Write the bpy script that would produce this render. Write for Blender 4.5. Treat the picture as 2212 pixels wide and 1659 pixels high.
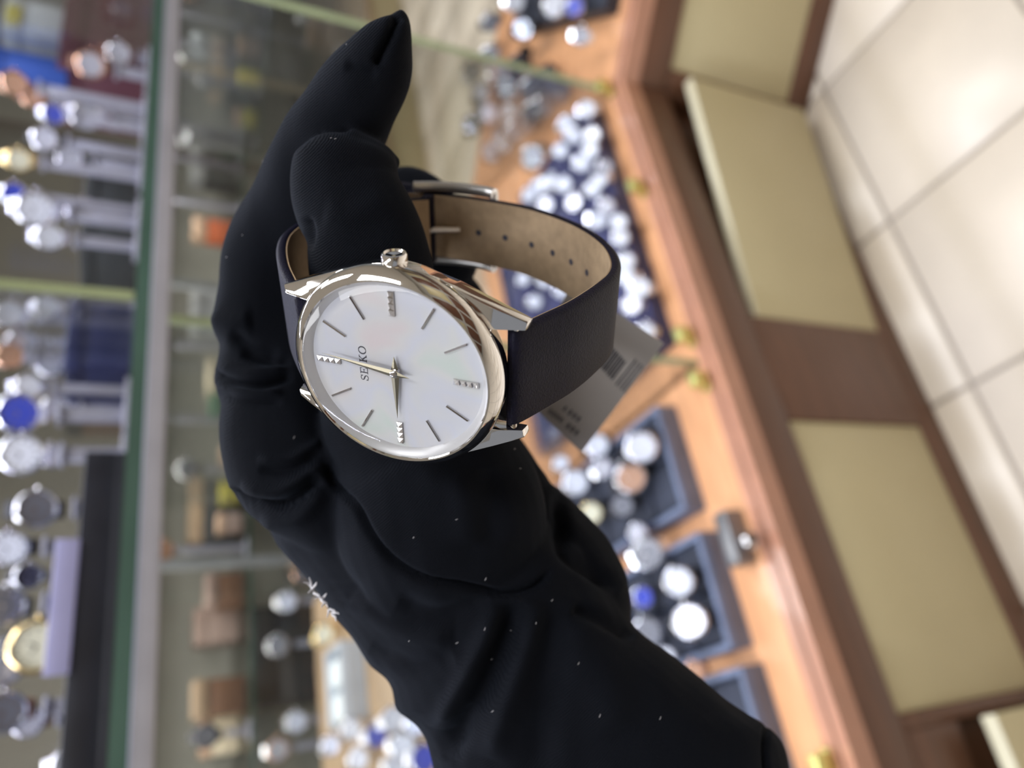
import bpy, bmesh, math, random
import numpy as np
from mathutils import Matrix, Vector

# ------------------------------------------------------------------ clear
for o in list(bpy.data.objects):
    bpy.data.objects.remove(o, do_unlink=True)
SC = bpy.context.scene
COL = SC.collection
rnd = random.Random(7)

# ------------------------------------------------------------------ camera
# phone held upright (picture lies on its side): image right is down in the shop
FPX, CX, CY = 1661.0, 1106.0, 829.5
_d = np.array([3344.0, 200.0, 1661.0]); _d /= np.linalg.norm(_d)
_s = _d[2]; _c = math.sqrt(1 - _s * _s)
_n = math.hypot(_d[0], _d[1]); _cp, _sp = _d[0] / _n, _d[1] / _n
_E = np.array([1.0, 0, 0]); _Dp = np.array([0, -_s, -_c]); _F = np.array([0, _c, -_s])
_xr = _cp * _Dp + _sp * _E
_yd = _sp * _Dp - _cp * _E
RC = np.stack([_xr, _yd, _F], 1)            # camera axes (right, down, forward) in the world
CAM = np.array([0.0, 0.0, 1.05])

camd = bpy.data.cameras.new('camera')
camo = bpy.data.objects.new('camera', camd)
COL.objects.link(camo)
m = Matrix.Identity(4)
for i in range(3):
    m[i][0] = _xr[i]; m[i][1] = -_yd[i]; m[i][2] = -_F[i]; m[i][3] = CAM[i]
camo.matrix_world = m
camd.sensor_width = 36.0
camd.lens = FPX / 2212 * 36.0
camd.clip_start = 0.01
camd.dof.use_dof = True
camd.dof.focus_distance = 0.131
camd.dof.aperture_fstop = 11.2
SC.camera = camo

# ------------------------------------------------------------------ world, lamps, exposure
wd = bpy.data.worlds.new('world'); SC.world = wd; wd.use_nodes = True
bg = wd.node_tree.nodes['Background']
bg.inputs[0].default_value = (0.80, 0.83, 0.90, 1); bg.inputs[1].default_value = 0.42
vs = SC.view_settings
vs.view_transform = 'Standard'; vs.look = 'None'; vs.exposure = -0.5; vs.gamma = 1.0
vs.use_curve_mapping = False

def area(name, loc, sx, sy, power, col, rot=(0, 0, 0)):
    l = bpy.data.lights.new(name, 'AREA'); l.shape = 'RECTANGLE'; l.size = sx; l.size_y = sy
    l.energy = power; l.color = col
    o = bpy.data.objects.new(name, l); COL.objects.link(o); o.location = loc; o.rotation_euler = rot
    return o
CEIL = 2.75
CEIL_LAMPS = [(-0.9, -0.5), (0.7, -0.6), (-0.9, 1.0), (0.9, 1.0), (-0.9, 2.6), (1.2, 2.6)]
for i, (x, y) in enumerate(CEIL_LAMPS):
    area('ceiling_lamp_light', (x, y, CEIL - 0.06), 1.2, 0.3, 22 if i == 0 else 34, (0.97, 0.98, 1.0), (0, 0, math.radians(90)))

LEDS = [(-0.72, 0.03), (-0.25, 0.03), (-1.2, 0.03)]
# ------------------------------------------------------------------ coordinates
def ray(px, py):
    return RC @ np.array([(px - CX) / FPX, (py - CY) / FPX, 1.0])
def onz(px, py, z):
    v = ray(px, py); return CAM + v * ((z - CAM[2]) / v[2])
def at(px, py, dmm):                       # point on a pixel's ray at a depth in mm
    return CAM + ray(px, py) * (dmm * 0.001)
def topx(P):
    q = (np.asarray(P) - CAM) @ RC
    return np.stack([CX + FPX * q[..., 0] / q[..., 2], CY + FPX * q[..., 1] / q[..., 2]], -1)

# counter frame: u runs along the counter front to the corner, n goes into the case
U = np.array([0.8643, 0.5030, 0.0]); N = np.array([-0.5030, 0.8643, 0.0])
O = np.array([0.484, 1.008, 0.0])
def cw(u, n, z): return O + U * u + N * n + np.array([0, 0, z])
A2 = math.radians(-15)
U2 = np.array([math.cos(A2), math.sin(A2), 0.0]); N2 = np.array([-math.sin(A2), math.cos(A2), 0.0])
def cw2(u, n, z): return O + U2 * u + N2 * n + np.array([0, 0, z])
BZ = 0.39                                  # wooden deck height
SHZ = 1.05                                 # glass shelf height
ANG = math.atan2(U[1], U[0])

# ------------------------------------------------------------------ materials
def mat(name, col, rough=0.5, metal=0.0, spec=0.5, coat=0.0, vary=0.0, vscale=20, bump=0.0, bscale=200, sheen=0.0, col2=None, stretch=None):
    m = bpy.data.materials.new(name); m.use_nodes = True
    nt = m.node_tree; b = nt.nodes['Principled BSDF']
    b.inputs['Base Color'].default_value = (*col, 1); b.inputs['Roughness'].default_value = rough
    b.inputs['Metallic'].default_value = metal; b.inputs['Specular IOR Level'].default_value = spec
    b.inputs['Coat Weight'].default_value = coat; b.inputs['Coat Roughness'].default_value = 0.05
    b.inputs['Sheen Weight'].default_value = sheen
    tc = nt.nodes.new('ShaderNodeTexCoord'); mp = nt.nodes.new('ShaderNodeMapping')
    nt.links.new(tc.outputs['Object'], mp.inputs['Vector'])
    if stretch: mp.inputs['Scale'].default_value = stretch
    if vary > 0 or col2:
        nz = nt.nodes.new('ShaderNodeTexNoise'); nz.inputs['Scale'].default_value = vscale; nz.inputs['Detail'].default_value = 5
        nt.links.new(mp.outputs[0], nz.inputs['Vector'])
        cr = nt.nodes.new('ShaderNodeValToRGB')
        c2 = col2 or tuple(min(1, c * (1 + vary)) for c in col)
        c1 = col if col2 else tuple(c * (1 - vary) for c in col)
        cr.color_ramp.elements[0].position = 0.3; cr.color_ramp.elements[1].position = 0.7
        cr.color_ramp.elements[0].color = (*c1, 1); cr.color_ramp.elements[1].color = (*c2, 1)
        nt.links.new(nz.outputs['Fac'], cr.inputs[0]); nt.links.new(cr.outputs[0], b.inputs['Base Color'])
    if bump > 0:
        n2 = nt.nodes.new('ShaderNodeTexNoise'); n2.inputs['Scale'].default_value = bscale; n2.inputs['Detail'].default_value = 4
        nt.links.new(tc.outputs['Object'], n2.inputs['Vector'])
        bp = nt.nodes.new('ShaderNodeBump'); bp.inputs['Strength'].default_value = bump; bp.inputs['Distance'].default_value = 0.001
        nt.links.new(n2.outputs['Fac'], bp.inputs['Height']); nt.links.new(bp.outputs[0], b.inputs['Normal'])
    return m

def glassmat(name, tint, gloss=1.0, rough=0.0):
    m = bpy.data.materials.new(name); m.use_nodes = True
    nt = m.node_tree; nt.nodes.remove(nt.nodes['Principled BSDF']); out = nt.nodes['Material Output']
    t = nt.nodes.new('ShaderNodeBsdfTransparent'); t.inputs[0].default_value = (*tint, 1)
    g = nt.nodes.new('ShaderNodeBsdfGlossy'); g.inputs['Roughness'].default_value = rough
    fr = nt.nodes.new('ShaderNodeFresnel'); fr.inputs['IOR'].default_value = 1.45
    mu = nt.nodes.new('ShaderNodeMath'); mu.operation = 'MULTIPLY'; mu.inputs[1].default_value = gloss
    mx = nt.nodes.new('ShaderNodeMixShader')
    nt.links.new(fr.outputs[0], mu.inputs[0]); nt.links.new(mu.outputs[0], mx.inputs[0])
    nt.links.new(t.outputs[0], mx.inputs[1]); nt.links.new(g.outputs[0], mx.inputs[2]); nt.links.new(mx.outputs[0], out.inputs[0])
    return m

def emat(name, col, st):
    m = bpy.data.materials.new(name); m.use_nodes = True
    b = m.node_tree.nodes['Principled BSDF']
    b.inputs['Base Color'].default_value = (*col, 1)
    b.inputs['Emission Color'].default_value = (*col, 1); b.inputs['Emission Strength'].default_value = st
    return m

M = {}
M['tile'] = mat('floor_tile', (0.76, 0.67, 0.55), 0.33, vary=0.06, vscale=6)
M['grout'] = mat('grout', (0.36, 0.31, 0.26), 0.9)
M['ceil'] = mat('ceiling_paint', (0.8, 0.8, 0.78), 0.9, vary=0.02)
M['wall'] = mat('wall_paint', (0.42, 0.40, 0.35), 0.9, vary=0.04)
M['lampbody'] = mat('lamp_body', (0.85, 0.85, 0.85), 0.5)
M['brown'] = mat('cabinet_brown', (0.125, 0.052, 0.026), 0.42, vary=0.18, vscale=9, stretch=(1, 1, 8))
M['cream'] = mat('door_cream', (0.55, 0.47, 0.27), 0.45, vary=0.05, vscale=4)
M['creamedge'] = mat('door_edge', (0.72, 0.66, 0.46), 0.45, vary=0.04)
M['deck'] = mat('deck_wood', (0.74, 0.37, 0.18), 0.4, vary=0.12, vscale=14, stretch=(1, 6, 1), coat=0.3)
M['rail'] = mat('rail_wood', (0.50, 0.24, 0.15), 0.3, vary=0.1, vscale=20, coat=0.3)
M['glass'] = glassmat('showcase_glass', (0.985, 0.993, 0.989), 0.5)
M['glassedge'] = mat('glass_edge', (0.07, 0.14, 0.115), 0.2, vary=0.15, vscale=8, coat=0.6)
M['limeedge'] = mat('lime_glass_edge', (0.36, 0.42, 0.24), 0.25, vary=0.15, vscale=8, coat=0.4)
M['edgestrip'] = mat('edge_strip', (0.42, 0.42, 0.48), 0.4, vary=0.08)
M['clip'] = mat('brass_clip', (0.70, 0.68, 0.25), 0.28, metal=0.8, vary=0.1)
M['plate'] = mat('lock_plate', (0.25, 0.25, 0.26), 0.35, metal=0.7, vary=0.1)
M['steel'] = mat('steel', (0.78, 0.78, 0.80), 0.14, metal=1.0, vary=0.03)
M['navytray'] = mat('navy_velvet', (0.03, 0.032, 0.11), 0.75, vary=0.2, vscale=60, sheen=0.3)
M['greytray'] = mat('slate_tray', (0.15, 0.18, 0.27), 0.5, vary=0.15, vscale=30)
M['blackpad'] = mat('black_pad', (0.030, 0.035, 0.055), 0.75, vary=0.3, vscale=60)
M['blacktray'] = mat('black_tray', (0.022, 0.024, 0.035), 0.4, vary=0.2, vscale=30)

# ------------------------------------------------------------------ mesh helpers
def new_mesh(name, verts, faces, material, smooth=False, sharp=None):
    me = bpy.data.meshes.new(name); me.from_pydata([tuple(v) for v in verts], [], faces); me.update()
    if material: me.materials.append(material)
    if smooth or sharp:
        me.polygons.foreach_set('use_smooth', [True] * len(me.polygons))
        if sharp: me.set_sharp_from_angle(angle=math.radians(sharp))
    return me
def link(name, me, parent=None, mw=None):
    o = bpy.data.objects.new(name, me); COL.objects.link(o)
    if parent is not None: o.parent = parent
    if mw is not None: o.matrix_local = mw
    return o
def tag(o, label, cat, group=None):
    o['label'] = label; o['category'] = cat
    if group: o['group'] = group
    return o
def struct(o, label=None):
    o['kind'] = 'structure'
    if label: o['label'] = label
    return o
def basis(P, X, Y, Z):
    mm = Matrix.Identity(4)
    for i in range(3):
        mm[i][0] = X[i]; mm[i][1] = Y[i]; mm[i][2] = Z[i]; mm[i][3] = P[i]
    return mm
def thing(name, label, cat, mw, group=None):
    e = bpy.data.objects.new(name, None); e.empty_display_size = 0.01; COL.objects.link(e); e.matrix_world = mw
    return tag(e, label, cat, group)
def boxdata(x0, x1, y0, y1, z0, z1):
    v = [(x, y, z) for z in (z0, z1) for y in (y0, y1) for x in (x0, x1)]
    fc = [(0, 2, 3, 1), (4, 5, 7, 6), (0, 1, 5, 4), (2, 6, 7, 3), (0, 4, 6, 2), (1, 3, 7, 5)]
    return v, fc
def box_mesh(name, x0, x1, y0, y1, z0, z1, material, bev=0.0, seg=2):
    v, fc = boxdata(x0, x1, y0, y1, z0, z1)
    if bev <= 0: return new_mesh(name, v, fc, material)
    bm = bmesh.new()
    vs_ = [bm.verts.new(p) for p in v]
    for q in fc: bm.faces.new([vs_[i] for i in q])
    bmesh.ops.bevel(bm, geom=bm.edges[:], offset=bev, segments=seg, profile=0.5, affect='EDGES')
    me = bpy.data.meshes.new(name); bm.to_mesh(me); bm.free(); me.materials.append(material)
    me.polygons.foreach_set('use_smooth', [True] * len(me.polygons)); me.set_sharp_from_angle(angle=math.radians(50))
    return me
def multi(parts):
    V, F = [], []
    for v, fc in parts:
        k = len(V); V += list(v); F += [tuple(i + k for i in q) for q in fc]
    return V, F
def lathe(prof, seg=48, closed_start=False, closed_end=False):
    V, F = [], []
    for r, z in prof:
        for i in range(seg):
            a = 2 * math.pi * i / seg; V.append((r * math.cos(a), r * math.sin(a), z))
    for j in range(len(prof) - 1):
        for i in range(seg):
            a = j * seg + i; b = j * seg + (i + 1) % seg
            F.append((a, b, b + seg, a + seg))
    if closed_start: F.append(tuple(reversed(range(seg))))
    if closed_end: k = (len(prof) - 1) * seg; F.append(tuple(range(k, k + seg)))
    return V, F
def hull(name, pts, material, bev=0.0):
    bm = bmesh.new()
    for p in pts: bm.verts.new(p)
    r = bmesh.ops.convex_hull(bm, input=bm.verts[:])
    bmesh.ops.delete(bm, geom=[g for g in bm.verts if not g.link_faces], context='VERTS')
    bmesh.ops.dissolve_limit(bm, angle_limit=math.radians(3), verts=bm.verts[:], edges=bm.edges[:])
    bmesh.ops.recalc_face_normals(bm, faces=bm.faces[:])
    if bev > 0: bmesh.ops.bevel(bm, geom=bm.edges[:], offset=bev, segments=2, profile=0.6, affect='EDGES')
    me = bpy.data.meshes.new(name); bm.to_mesh(me); bm.free(); me.materials.append(material)
    me.polygons.foreach_set('use_smooth', [True] * len(me.polygons)); me.set_sharp_from_angle(angle=math.radians(28))
    return me
def catmull(P, n):
    P = np.asarray(P, float); out = []
    Q = np.vstack([2 * P[0] - P[1], P, 2 * P[-1] - P[-2]])
    for i in range(1, len(Q) - 2):
        for t in np.linspace(0, 1, n, endpoint=False):
            a, b, c, d = Q[i - 1], Q[i], Q[i + 1], Q[i + 2]
            out.append(0.5 * (2 * b + (c - a) * t + (2 * a - 5 * b + 4 * c - d) * t * t + (3 * b - a - 3 * c + d) * t ** 3))
    out.append(Q[-2]); return np.array(out)
def tube(path, r, seg=8, caps=True):
    P = np.asarray(path, float); V, F = [], []
    up = np.array([0.13, 0.31, 0.94])
    for i, p in enumerate(P):
        t = P[min(i + 1, len(P) - 1)] - P[max(i - 1, 0)]; t = t / (np.linalg.norm(t) + 1e-12)
        a = np.cross(t, up); a /= np.linalg.norm(a); b = np.cross(t, a)
        rr = r[i] if hasattr(r, '__len__') else r
        for k in range(seg):
            w = 2 * math.pi * k / seg; V.append(p + rr * (math.cos(w) * a + math.sin(w) * b))
    for i in range(len(P) - 1):
        for k in range(seg):
            a = i * seg + k; b = i * seg + (k + 1) % seg; F.append((a, b, b + seg, a + seg))
    if caps:
        F.append(tuple(reversed(range(seg)))); k = (len(P) - 1) * seg; F.append(tuple(range(k, k + seg)))
    return V, F
ORD = 'first second third fourth fifth sixth seventh eighth ninth tenth eleventh twelfth thirteenth fourteenth fifteenth sixteenth seventeenth eighteenth nineteenth twentieth'.split()
def ordw(i):
    if i < 20: return ORD[i]
    return ('twenty-' if i < 29 else 'thirty-') + ORD[(i - 20) % 10] if i != 29 else 'thirtieth'
FRAME = lambda u=0, n=0, z=0: basis(cw(u, n, z), U, N, (0, 0, 1))
FRAME2 = lambda u=0, n=0, z=0: basis(cw2(u, n, z), U2, N2, (0, 0, 1))

# ================================================================== THE SETTING
TS, GR = 0.2925, 0.007
fl = link('floor', box_mesh('floor', -6, 6, -4, 9, -0.1, -0.004, M['grout']), None, FRAME())
struct(fl, 'beige ceramic tile floor with grey grout lines')
tile_me = box_mesh('tile', GR / 2, TS - GR / 2, GR / 2, TS - GR / 2, -0.01, 0.0, M['tile'], 0.0015, 1)
for i in range(-7, 9):
    for j in range(-6, 9):
        link('tile', tile_me, fl, Matrix.Translation((0.033 + i * TS, -0.061 + j * TS, 0)))
rest = []
for i in range(-20, 20):
    for j in range(-10, 28):
        if -7 <= i < 9 and -6 <= j < 9: continue
        rest.append(boxdata(0.033 + i * TS + GR / 2, 0.033 + (i + 1) * TS - GR / 2, -0.061 + j * TS + GR / 2, -0.061 + (j + 1) * TS - GR / 2, -0.01, 0))
rt = link('tile_field', new_mesh('tile_field', *multi(rest), M['tile']), fl); rt['kind'] = 'stuff'
ce = struct(link('ceiling', box_mesh('ceiling', -6, 6, -4, 9, CEIL, CEIL + 0.1, M['ceil']), None, FRAME()), 'plain white ceiling')
wb = struct(link('wall_back', box_mesh('wall_back', -6, 6, 4.6, 4.7, 0, CEIL, M['wall']), None, FRAME()), 'far shop wall')
wf = link('reflection_wall', box_mesh('reflection_wall', -6, 6, -3.1, -3.0, 0, CEIL, M['wall']), None, FRAME()); struct(wf, 'unseen panelled wall behind the viewer, added for contrast in reflections')
for k in range(9):  # unseen wall and panels, added to give the polished watch contrasting reflections
    link('panel', box_mesh('panel', -4.4 + k, -3.6 + k, -3.0, -2.96, 0.1, 1.0, M['brown'], 0.004), wf)
    link('panel', box_mesh('panel', -4.4 + k, -3.6 + k, -3.0, -2.97, 1.15, 2.3, M['cream' if k % 2 else 'brown'], 0.004), wf)
for i, (x, y) in enumerate(CEIL_LAMPS):
    t = thing('ceiling_lamp', 'long white fluorescent ceiling lamp, %s of six overhead' % ordw(i), 'lamp', Matrix.Translation((x, y, CEIL - 0.055)), 'ceiling lamps')
    link('housing', box_mesh('housing', -0.17, 0.17, -0.62, 0.62, 0.0, 0.055, M['lampbody']), t)

# ------------------------------------------------------------------ base cabinets
def base_cabinet(label, fr, u0, u1, depth, doors):
    t = thing('base_cabinet', label, 'cabinet', fr(), 'counter base cabinets')
    link('body', box_mesh('body', u0, u1, 0.03, depth, 0.02, BZ - 0.03, M['brown']), t)
    # face frame: top rail, bottom rail, stiles beside the doors
    link('top_rail', box_mesh('top_rail', u0, u1, 0.0, 0.03, 0.305, BZ - 0.03, M['brown'], 0.002), t)
    link('bottom_rail', box_mesh('bottom_rail', u0, u1, 0.004, 0.03, 0.0, 0.05, M['brown'], 0.002), t)
    edges = sorted([u0] + [e for d in doors for e in d[:2]] + [u1])
    for a, b in zip(edges[0::2], edges[1::2]):
        if b - a > 0.004:
            link('stile', box_mesh('stile', a, b, 0.0, 0.03, 0.05, 0.305, M['brown'], 0.002), t)
    for (a, b, z0, z1, open_, out) in doors:
        w = b - a
        if z1 < 0.28: link('filler', box_mesh('filler', a, b, 0.0, 0.03, z1 + 0.004, 0.305, M['brown'], 0.002), t)
        d = link('sliding_door', box_mesh('sliding_door', -w, 0, -0.009, 0.009, z0, z1, M['cream'], 0.002), t,
                 Matrix.Translation((b, 0.014 - out, 0)) @ Matrix.Rotation(open_, 4, 'Z'))
        link('door_edge', box_mesh('door_edge', -w, 0, -0.0085, 0.0085, z1, z1 + 0.003, M['creamedge'], 0.001), d)
    return t
base_cabinet('brown wooden base cabinet with cream sliding doors, long run below the watch trays', FRAME, -1.95, 0.0, 0.55,
             [(-0.430, -0.006, 0.045, 0.285, -0.105, 0.046), (-0.935, -0.586, 0.05, 0.303, 0.0, 0.0), (-1.42, -0.952, 0.03, 0.215, 0.0, 0.05)])
base_cabinet('brown wooden base cabinet with a cream door on the short side of the corner', FRAME2, 0.0, 1.2, 0.5,
             [(0.034, 0.62, 0.05, 0.31, 0.0, 0.0)])
MT = 0.4142
def prism_mesh(name, u0, u1, n0, n1, z0, z1, material, m0=0.0, m1=0.0):
    """slab whose two ends follow the corner mitre: the end at u0 / u1 shifts by m * n"""
    v = [(u + mm * n_, n_, z) for z in (z0, z1) for n_ in (n0, n1) for u, mm in ((u0, m0), (u1, m1))]
    return new_mesh(name, v, [(0, 2, 3, 1), (4, 5, 7, 6), (0, 1, 5, 4), (2, 6, 7, 3), (0, 4, 6, 2), (1, 3, 7, 5)], material)
# wooden decks and front rails
def deck(label, fr, u0, u1, depth, m0, m1):
    t = thing('wooden_deck', label, 'counter', fr(), 'wooden counter decks')
    link('board', prism_mesh('board', u0, u1, 0.032, depth, BZ - 0.03, BZ, M['deck'], m0, m1), t)
    r = link('front_rail', prism_mesh('front_rail', u0, u1, 0.0, 0.032, BZ - 0.03, BZ, M['rail'], m0, m1), t)
    link('groove', prism_mesh('groove', u0, u1, 0.012, 0.016, BZ, BZ + 0.0006, M['brown'], m0, m1), r)
    return t
deck('orange wooden counter deck with a darker front rail under the trays', FRAME, -1.95, 0.0, 0.55, 0.0, MT)
deck('orange wooden counter deck on the short side past the corner', FRAME2, 0.0, 1.2, 0.55, -MT, 0.0)

# ------------------------------------------------------------------ glass showcase
def pane(name, parent, x0, x1, y0, y1, z0, z1, edge_axis, em='glassedge'):
    p = link(name, box_mesh(name, x0, x1, y0, y1, z0, z1, M['glass']), parent)
    e = 0.0006; parts = []
    if 'x0' in edge_axis: parts.append(boxdata(x0 - e, x0, y0, y1, z0, z1))
    if 'x1' in edge_axis: parts.append(boxdata(x1, x1 + e, y0, y1, z0, z1))
    if 'y0' in edge_axis: parts.append(boxdata(x0, x1, y0 - e, y0, z0, z1))
    if 'y1' in edge_axis: parts.append(boxdata(x0, x1, y1, y1 + e, z0, z1))
    if 'z1' in edge_axis: parts.append(boxdata(x0, x1, y0, y1, z1, z1 + e))
    if parts: link('edge', new_mesh('edge', *multi(parts), M[em]), p)
    return p
def showcase(label, fr, u0, u1, parts_u, depth, m0, m1):
    t = thing('glass_showcase', label, 'showcase', fr(), 'glass showcases')
    sh_ = link('shelf', prism_mesh('shelf', u0, u1, 0.0, depth - 0.02, SHZ - 0.012, SHZ, M['glass'], m0, m1), t)
    link('edge', box_mesh('edge', u0, u1, -0.0006, 0.0, SHZ - 0.012, SHZ, M['glassedge']), sh_)
    link('edge_strip', box_mesh('edge_strip', u0, u1, 0.001, 0.006, SHZ - 0.028, SHZ - 0.0125, M['edgestrip'], 0.001), t)
    for u in parts_u:
        pane('partition', t, u - 0.005, u + 0.005, 0.034, depth - 0.02, BZ, SHZ - 0.013, ('y0',), 'limeedge')
        pane('upper_partition', t, u - 0.005, u + 0.005, 0.002, depth - 0.02, SHZ + 0.001, 1.45, ('y0',), 'limeedge')
    link('front_glass', prism_mesh('front_glass', u0, u1, depth - 0.012, depth - 0.006, BZ, 1.45, M['glass'], m0, m1), t)
    if m1:
        mt_ = Matrix.Translation((-0.006, 0, 0)) @ Matrix.Rotation(-math.atan(MT), 4, 'Z')
        for nm, z0, z1 in (('partition', BZ, SHZ - 0.013), ('upper_partition', SHZ + 0.001, 1.45)):
            p_ = link(nm, box_mesh(nm, -0.005, 0.005, 0.034, 0.56, z0, z1, M['glass']), t, mt_)
            link('edge', box_mesh('edge', -0.005, 0.005, 0.0334, 0.034, z0, z1, M['limeedge']), p_)
    return t
sc1 = showcase('clear glass showcase with green glass edges standing on the long wooden deck', FRAME, -1.95, -0.002, (-0.492, -1.46), 0.55, 0.0, MT)
for u_, n_ in LEDS:
    area('shelf_lamp_light', cw(u_, n_ + 0.03, SHZ - 0.022), 0.44, 0.012, 2.9, (0.74, 0.82, 1.0), (0, 0, ANG))
    link('lamp_bar', box_mesh('lamp_bar', u_ - .225, u_ + .225, n_ + .022, n_ + .038, SHZ - 0.020, SHZ - 0.0125, M['plate'], 0.001), sc1)
    area('top_lamp_light', cw(u_, 0.06, 1.43), 0.44, 0.012, 2.2, (0.70, 0.76, 1.0), (0, 0, ANG))
    link('lamp_bar', box_mesh('lamp_bar', u_ - .225, u_ + .225, .05, .07, 1.432, 1.44, M['plate'], 0.001), sc1)
sc2 = showcase('clear glass showcase on the short side past the corner', FRAME2, 0.002, 1.2, (0.62,), 0.55, -MT, 0.0)
for ci, (u, who) in enumerate([(0.008, 'at the counter corner'), (-0.199, 'between corner and glass partition'), (-0.455, 'just on the corner side of the glass partition'), (-0.522, 'just past the glass partition'), (-0.965, 'near the black sleeve at the picture edge')]):
    t = thing('brass_clip', 'brass glass clip on the rail, %s' % who, 'clip', FRAME(u, 0.03, BZ), 'brass glass clips')
    link('base', box_mesh('base', -0.013, 0.013, -0.006, 0.006, 0, 0.006, M['clip'], 0.001), t)
    link('jaw', box_mesh('jaw', -0.010, 0.010, -0.009, 0.004, 0.006, 0.028, M['clip'], 0.002), t)
lk = thing('showcase_lock', 'grey showcase lock plate with a round metal cylinder on the rail', 'lock', FRAME(-0.722, 0.04, BZ))
link('plate', box_mesh('plate', -0.032, 0.032, 0.0, 0.02, 0.0, 0.03, M['plate'], 0.002), lk)
v, fc = lathe([(0.0, 0.0), (0.010, 0.0), (0.010, 0.016), (0.007, 0.019), (0.0, 0.019)], 20)
link('cylinder', new_mesh('cylinder', v, fc, M['steel'], sharp=40), lk, Matrix.Translation((-0.012, -0.008, 0.018)) @ Matrix.Rotation(math.radians(70), 4, 'X'))

# ================================================================== THE HELD WATCH
MM = 0.001
WR = np.array([[0.0175, -0.9565, -0.2913], [-0.8537, -0.1660, 0.4937], [-0.5205, 0.2401, -0.8194]])
WC = np.array([-18.986, -2.137, 126.225])
_u, _sv, _vt = np.linalg.svd(WR); WR = _u @ _vt
WW = RC @ WR                                  # watch axes in the world: X to 3, Y to 12, Z out of the dial
WP = CAM + RC @ WC * MM
def wl(p): return WP + WW @ (np.asarray(p, float) * MM)

def metal(name, col, rough):
    return mat(name, col, rough, metal=1.0, vary=0.02, vscale=300)
M['case'] = metal('polished_case', (0.86, 0.84, 0.82), 0.045)
M['hands'] = metal('champagne_hands', (0.30, 0.275, 0.21), 0.36)
M['index'] = metal('index_metal', (0.66, 0.64, 0.64), 0.08)
M['rehaut'] = mat('rehaut', (0.74, 0.74, 0.76), 0.35, metal=0.35, vary=0.02)
M['ink'] = mat('ink', (0.05, 0.05, 0.07), 0.6)
M['crystal'] = glassmat('crystal', (0.985, 0.985, 0.985), 0.55)
M['navy_leather'] = mat('navy_leather', (0.0060, 0.0056, 0.0190), 0.55, vary=0.25, vscale=900, bump=0.25, bscale=2600, spec=0.2)
M['tan_leather'] = mat('tan_lining', (0.45, 0.325, 0.205), 0.75, vary=0.12, vscale=350, bump=0.25, bscale=3000)
# mother of pearl
mp_ = bpy.data.materials.new('mother_of_pearl'); mp_.use_nodes = True
nt = mp_.node_tree; b = nt.nodes['Principled BSDF']
tc = nt.nodes.new('ShaderNodeTexCoord')
n1 = nt.nodes.new('ShaderNodeTexNoise'); n1.inputs['Scale'].default_value = 70; n1.inputs['Detail'].default_value = 2; n1.inputs['Distortion'].default_value = 0.5
nt.links.new(tc.outputs['Object'], n1.inputs['Vector'])
rp = nt.nodes.new('ShaderNodeValToRGB'); el = rp.color_ramp.elements
el[0].position = 0.28; el[0].color = (0.805, 0.679, 0.718, 1); el[1].position = 0.72; el[1].color = (0.679, 0.795, 0.757, 1)
for p, c in ((0.40, (0.776, 0.776, 0.805, 1)), (0.50, (0.737, 0.766, 0.873, 1)), (0.60, (0.776, 0.795, 0.815, 1))):
    e = el.new(p); e.color = c
nt.links.new(n1.outputs['Fac'], rp.inputs[0]); nt.links.new(rp.outputs[0], b.inputs['Base Color'])
b.inputs['Roughness'].default_value = 0.34; b.inputs['Coat Weight'].default_value = 0.35; b.inputs['Coat Roughness'].default_value = 0.12
M['pearl'] = mp_

watch = thing('wristwatch', 'silver wristwatch with white pearl dial and navy leather strap held by the gloved hand', 'watch', basis(WP, WW[:, 0], WW[:, 1], WW[:, 2]))
def mmv(V): return [(p[0] * MM, p[1] * MM, p[2] * MM) for p in V]
def wpart(name, V, F, material, parent=watch, sharp=35):
    return link(name, new_mesh(name, mmv(V), F, material, sharp=sharp), parent)
# case, bezel, rehaut, dial, crystal
wpart('case', *lathe([(0, -6.4), (14.2, -6.4), (15.4, -6.0), (17.0, -5.0), (18.05, -3.9), (18.15, -3.4), (18.15, -1.6), (17.8, -1.3), (15.5, -1.25)], 128), M['case'], sharp=24)
wpart('bezel', *lathe([(16.25, 0.7), (16.28, 1.55), (16.45, 1.8), (16.75, 1.78), (17.45, 1.25), (18.15, 0.45), (18.42, -0.2), (18.45, -0.75), (18.2, -1.25), (17.5, -1.32)], 128), M['case'], sharp=24)
wpart('rehaut', *lathe([(15.05, -0.05), (15.15, 0.14), (15.95, 1.2), (16.27, 1.42)], 128), M['rehaut'])
dl = wpart('dial', *lathe([(15.2, -0.5), (15.2, 0.0)], 128, True, True), M['pearl'])
wpart('crystal', *lathe([(16.2, 1.3), (16.24, 1.62), (15.9, 1.76), (12.0, 1.84), (6.0, 1.9), (0.01, 1.92)], 96, False, True), M['crystal'])
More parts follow.
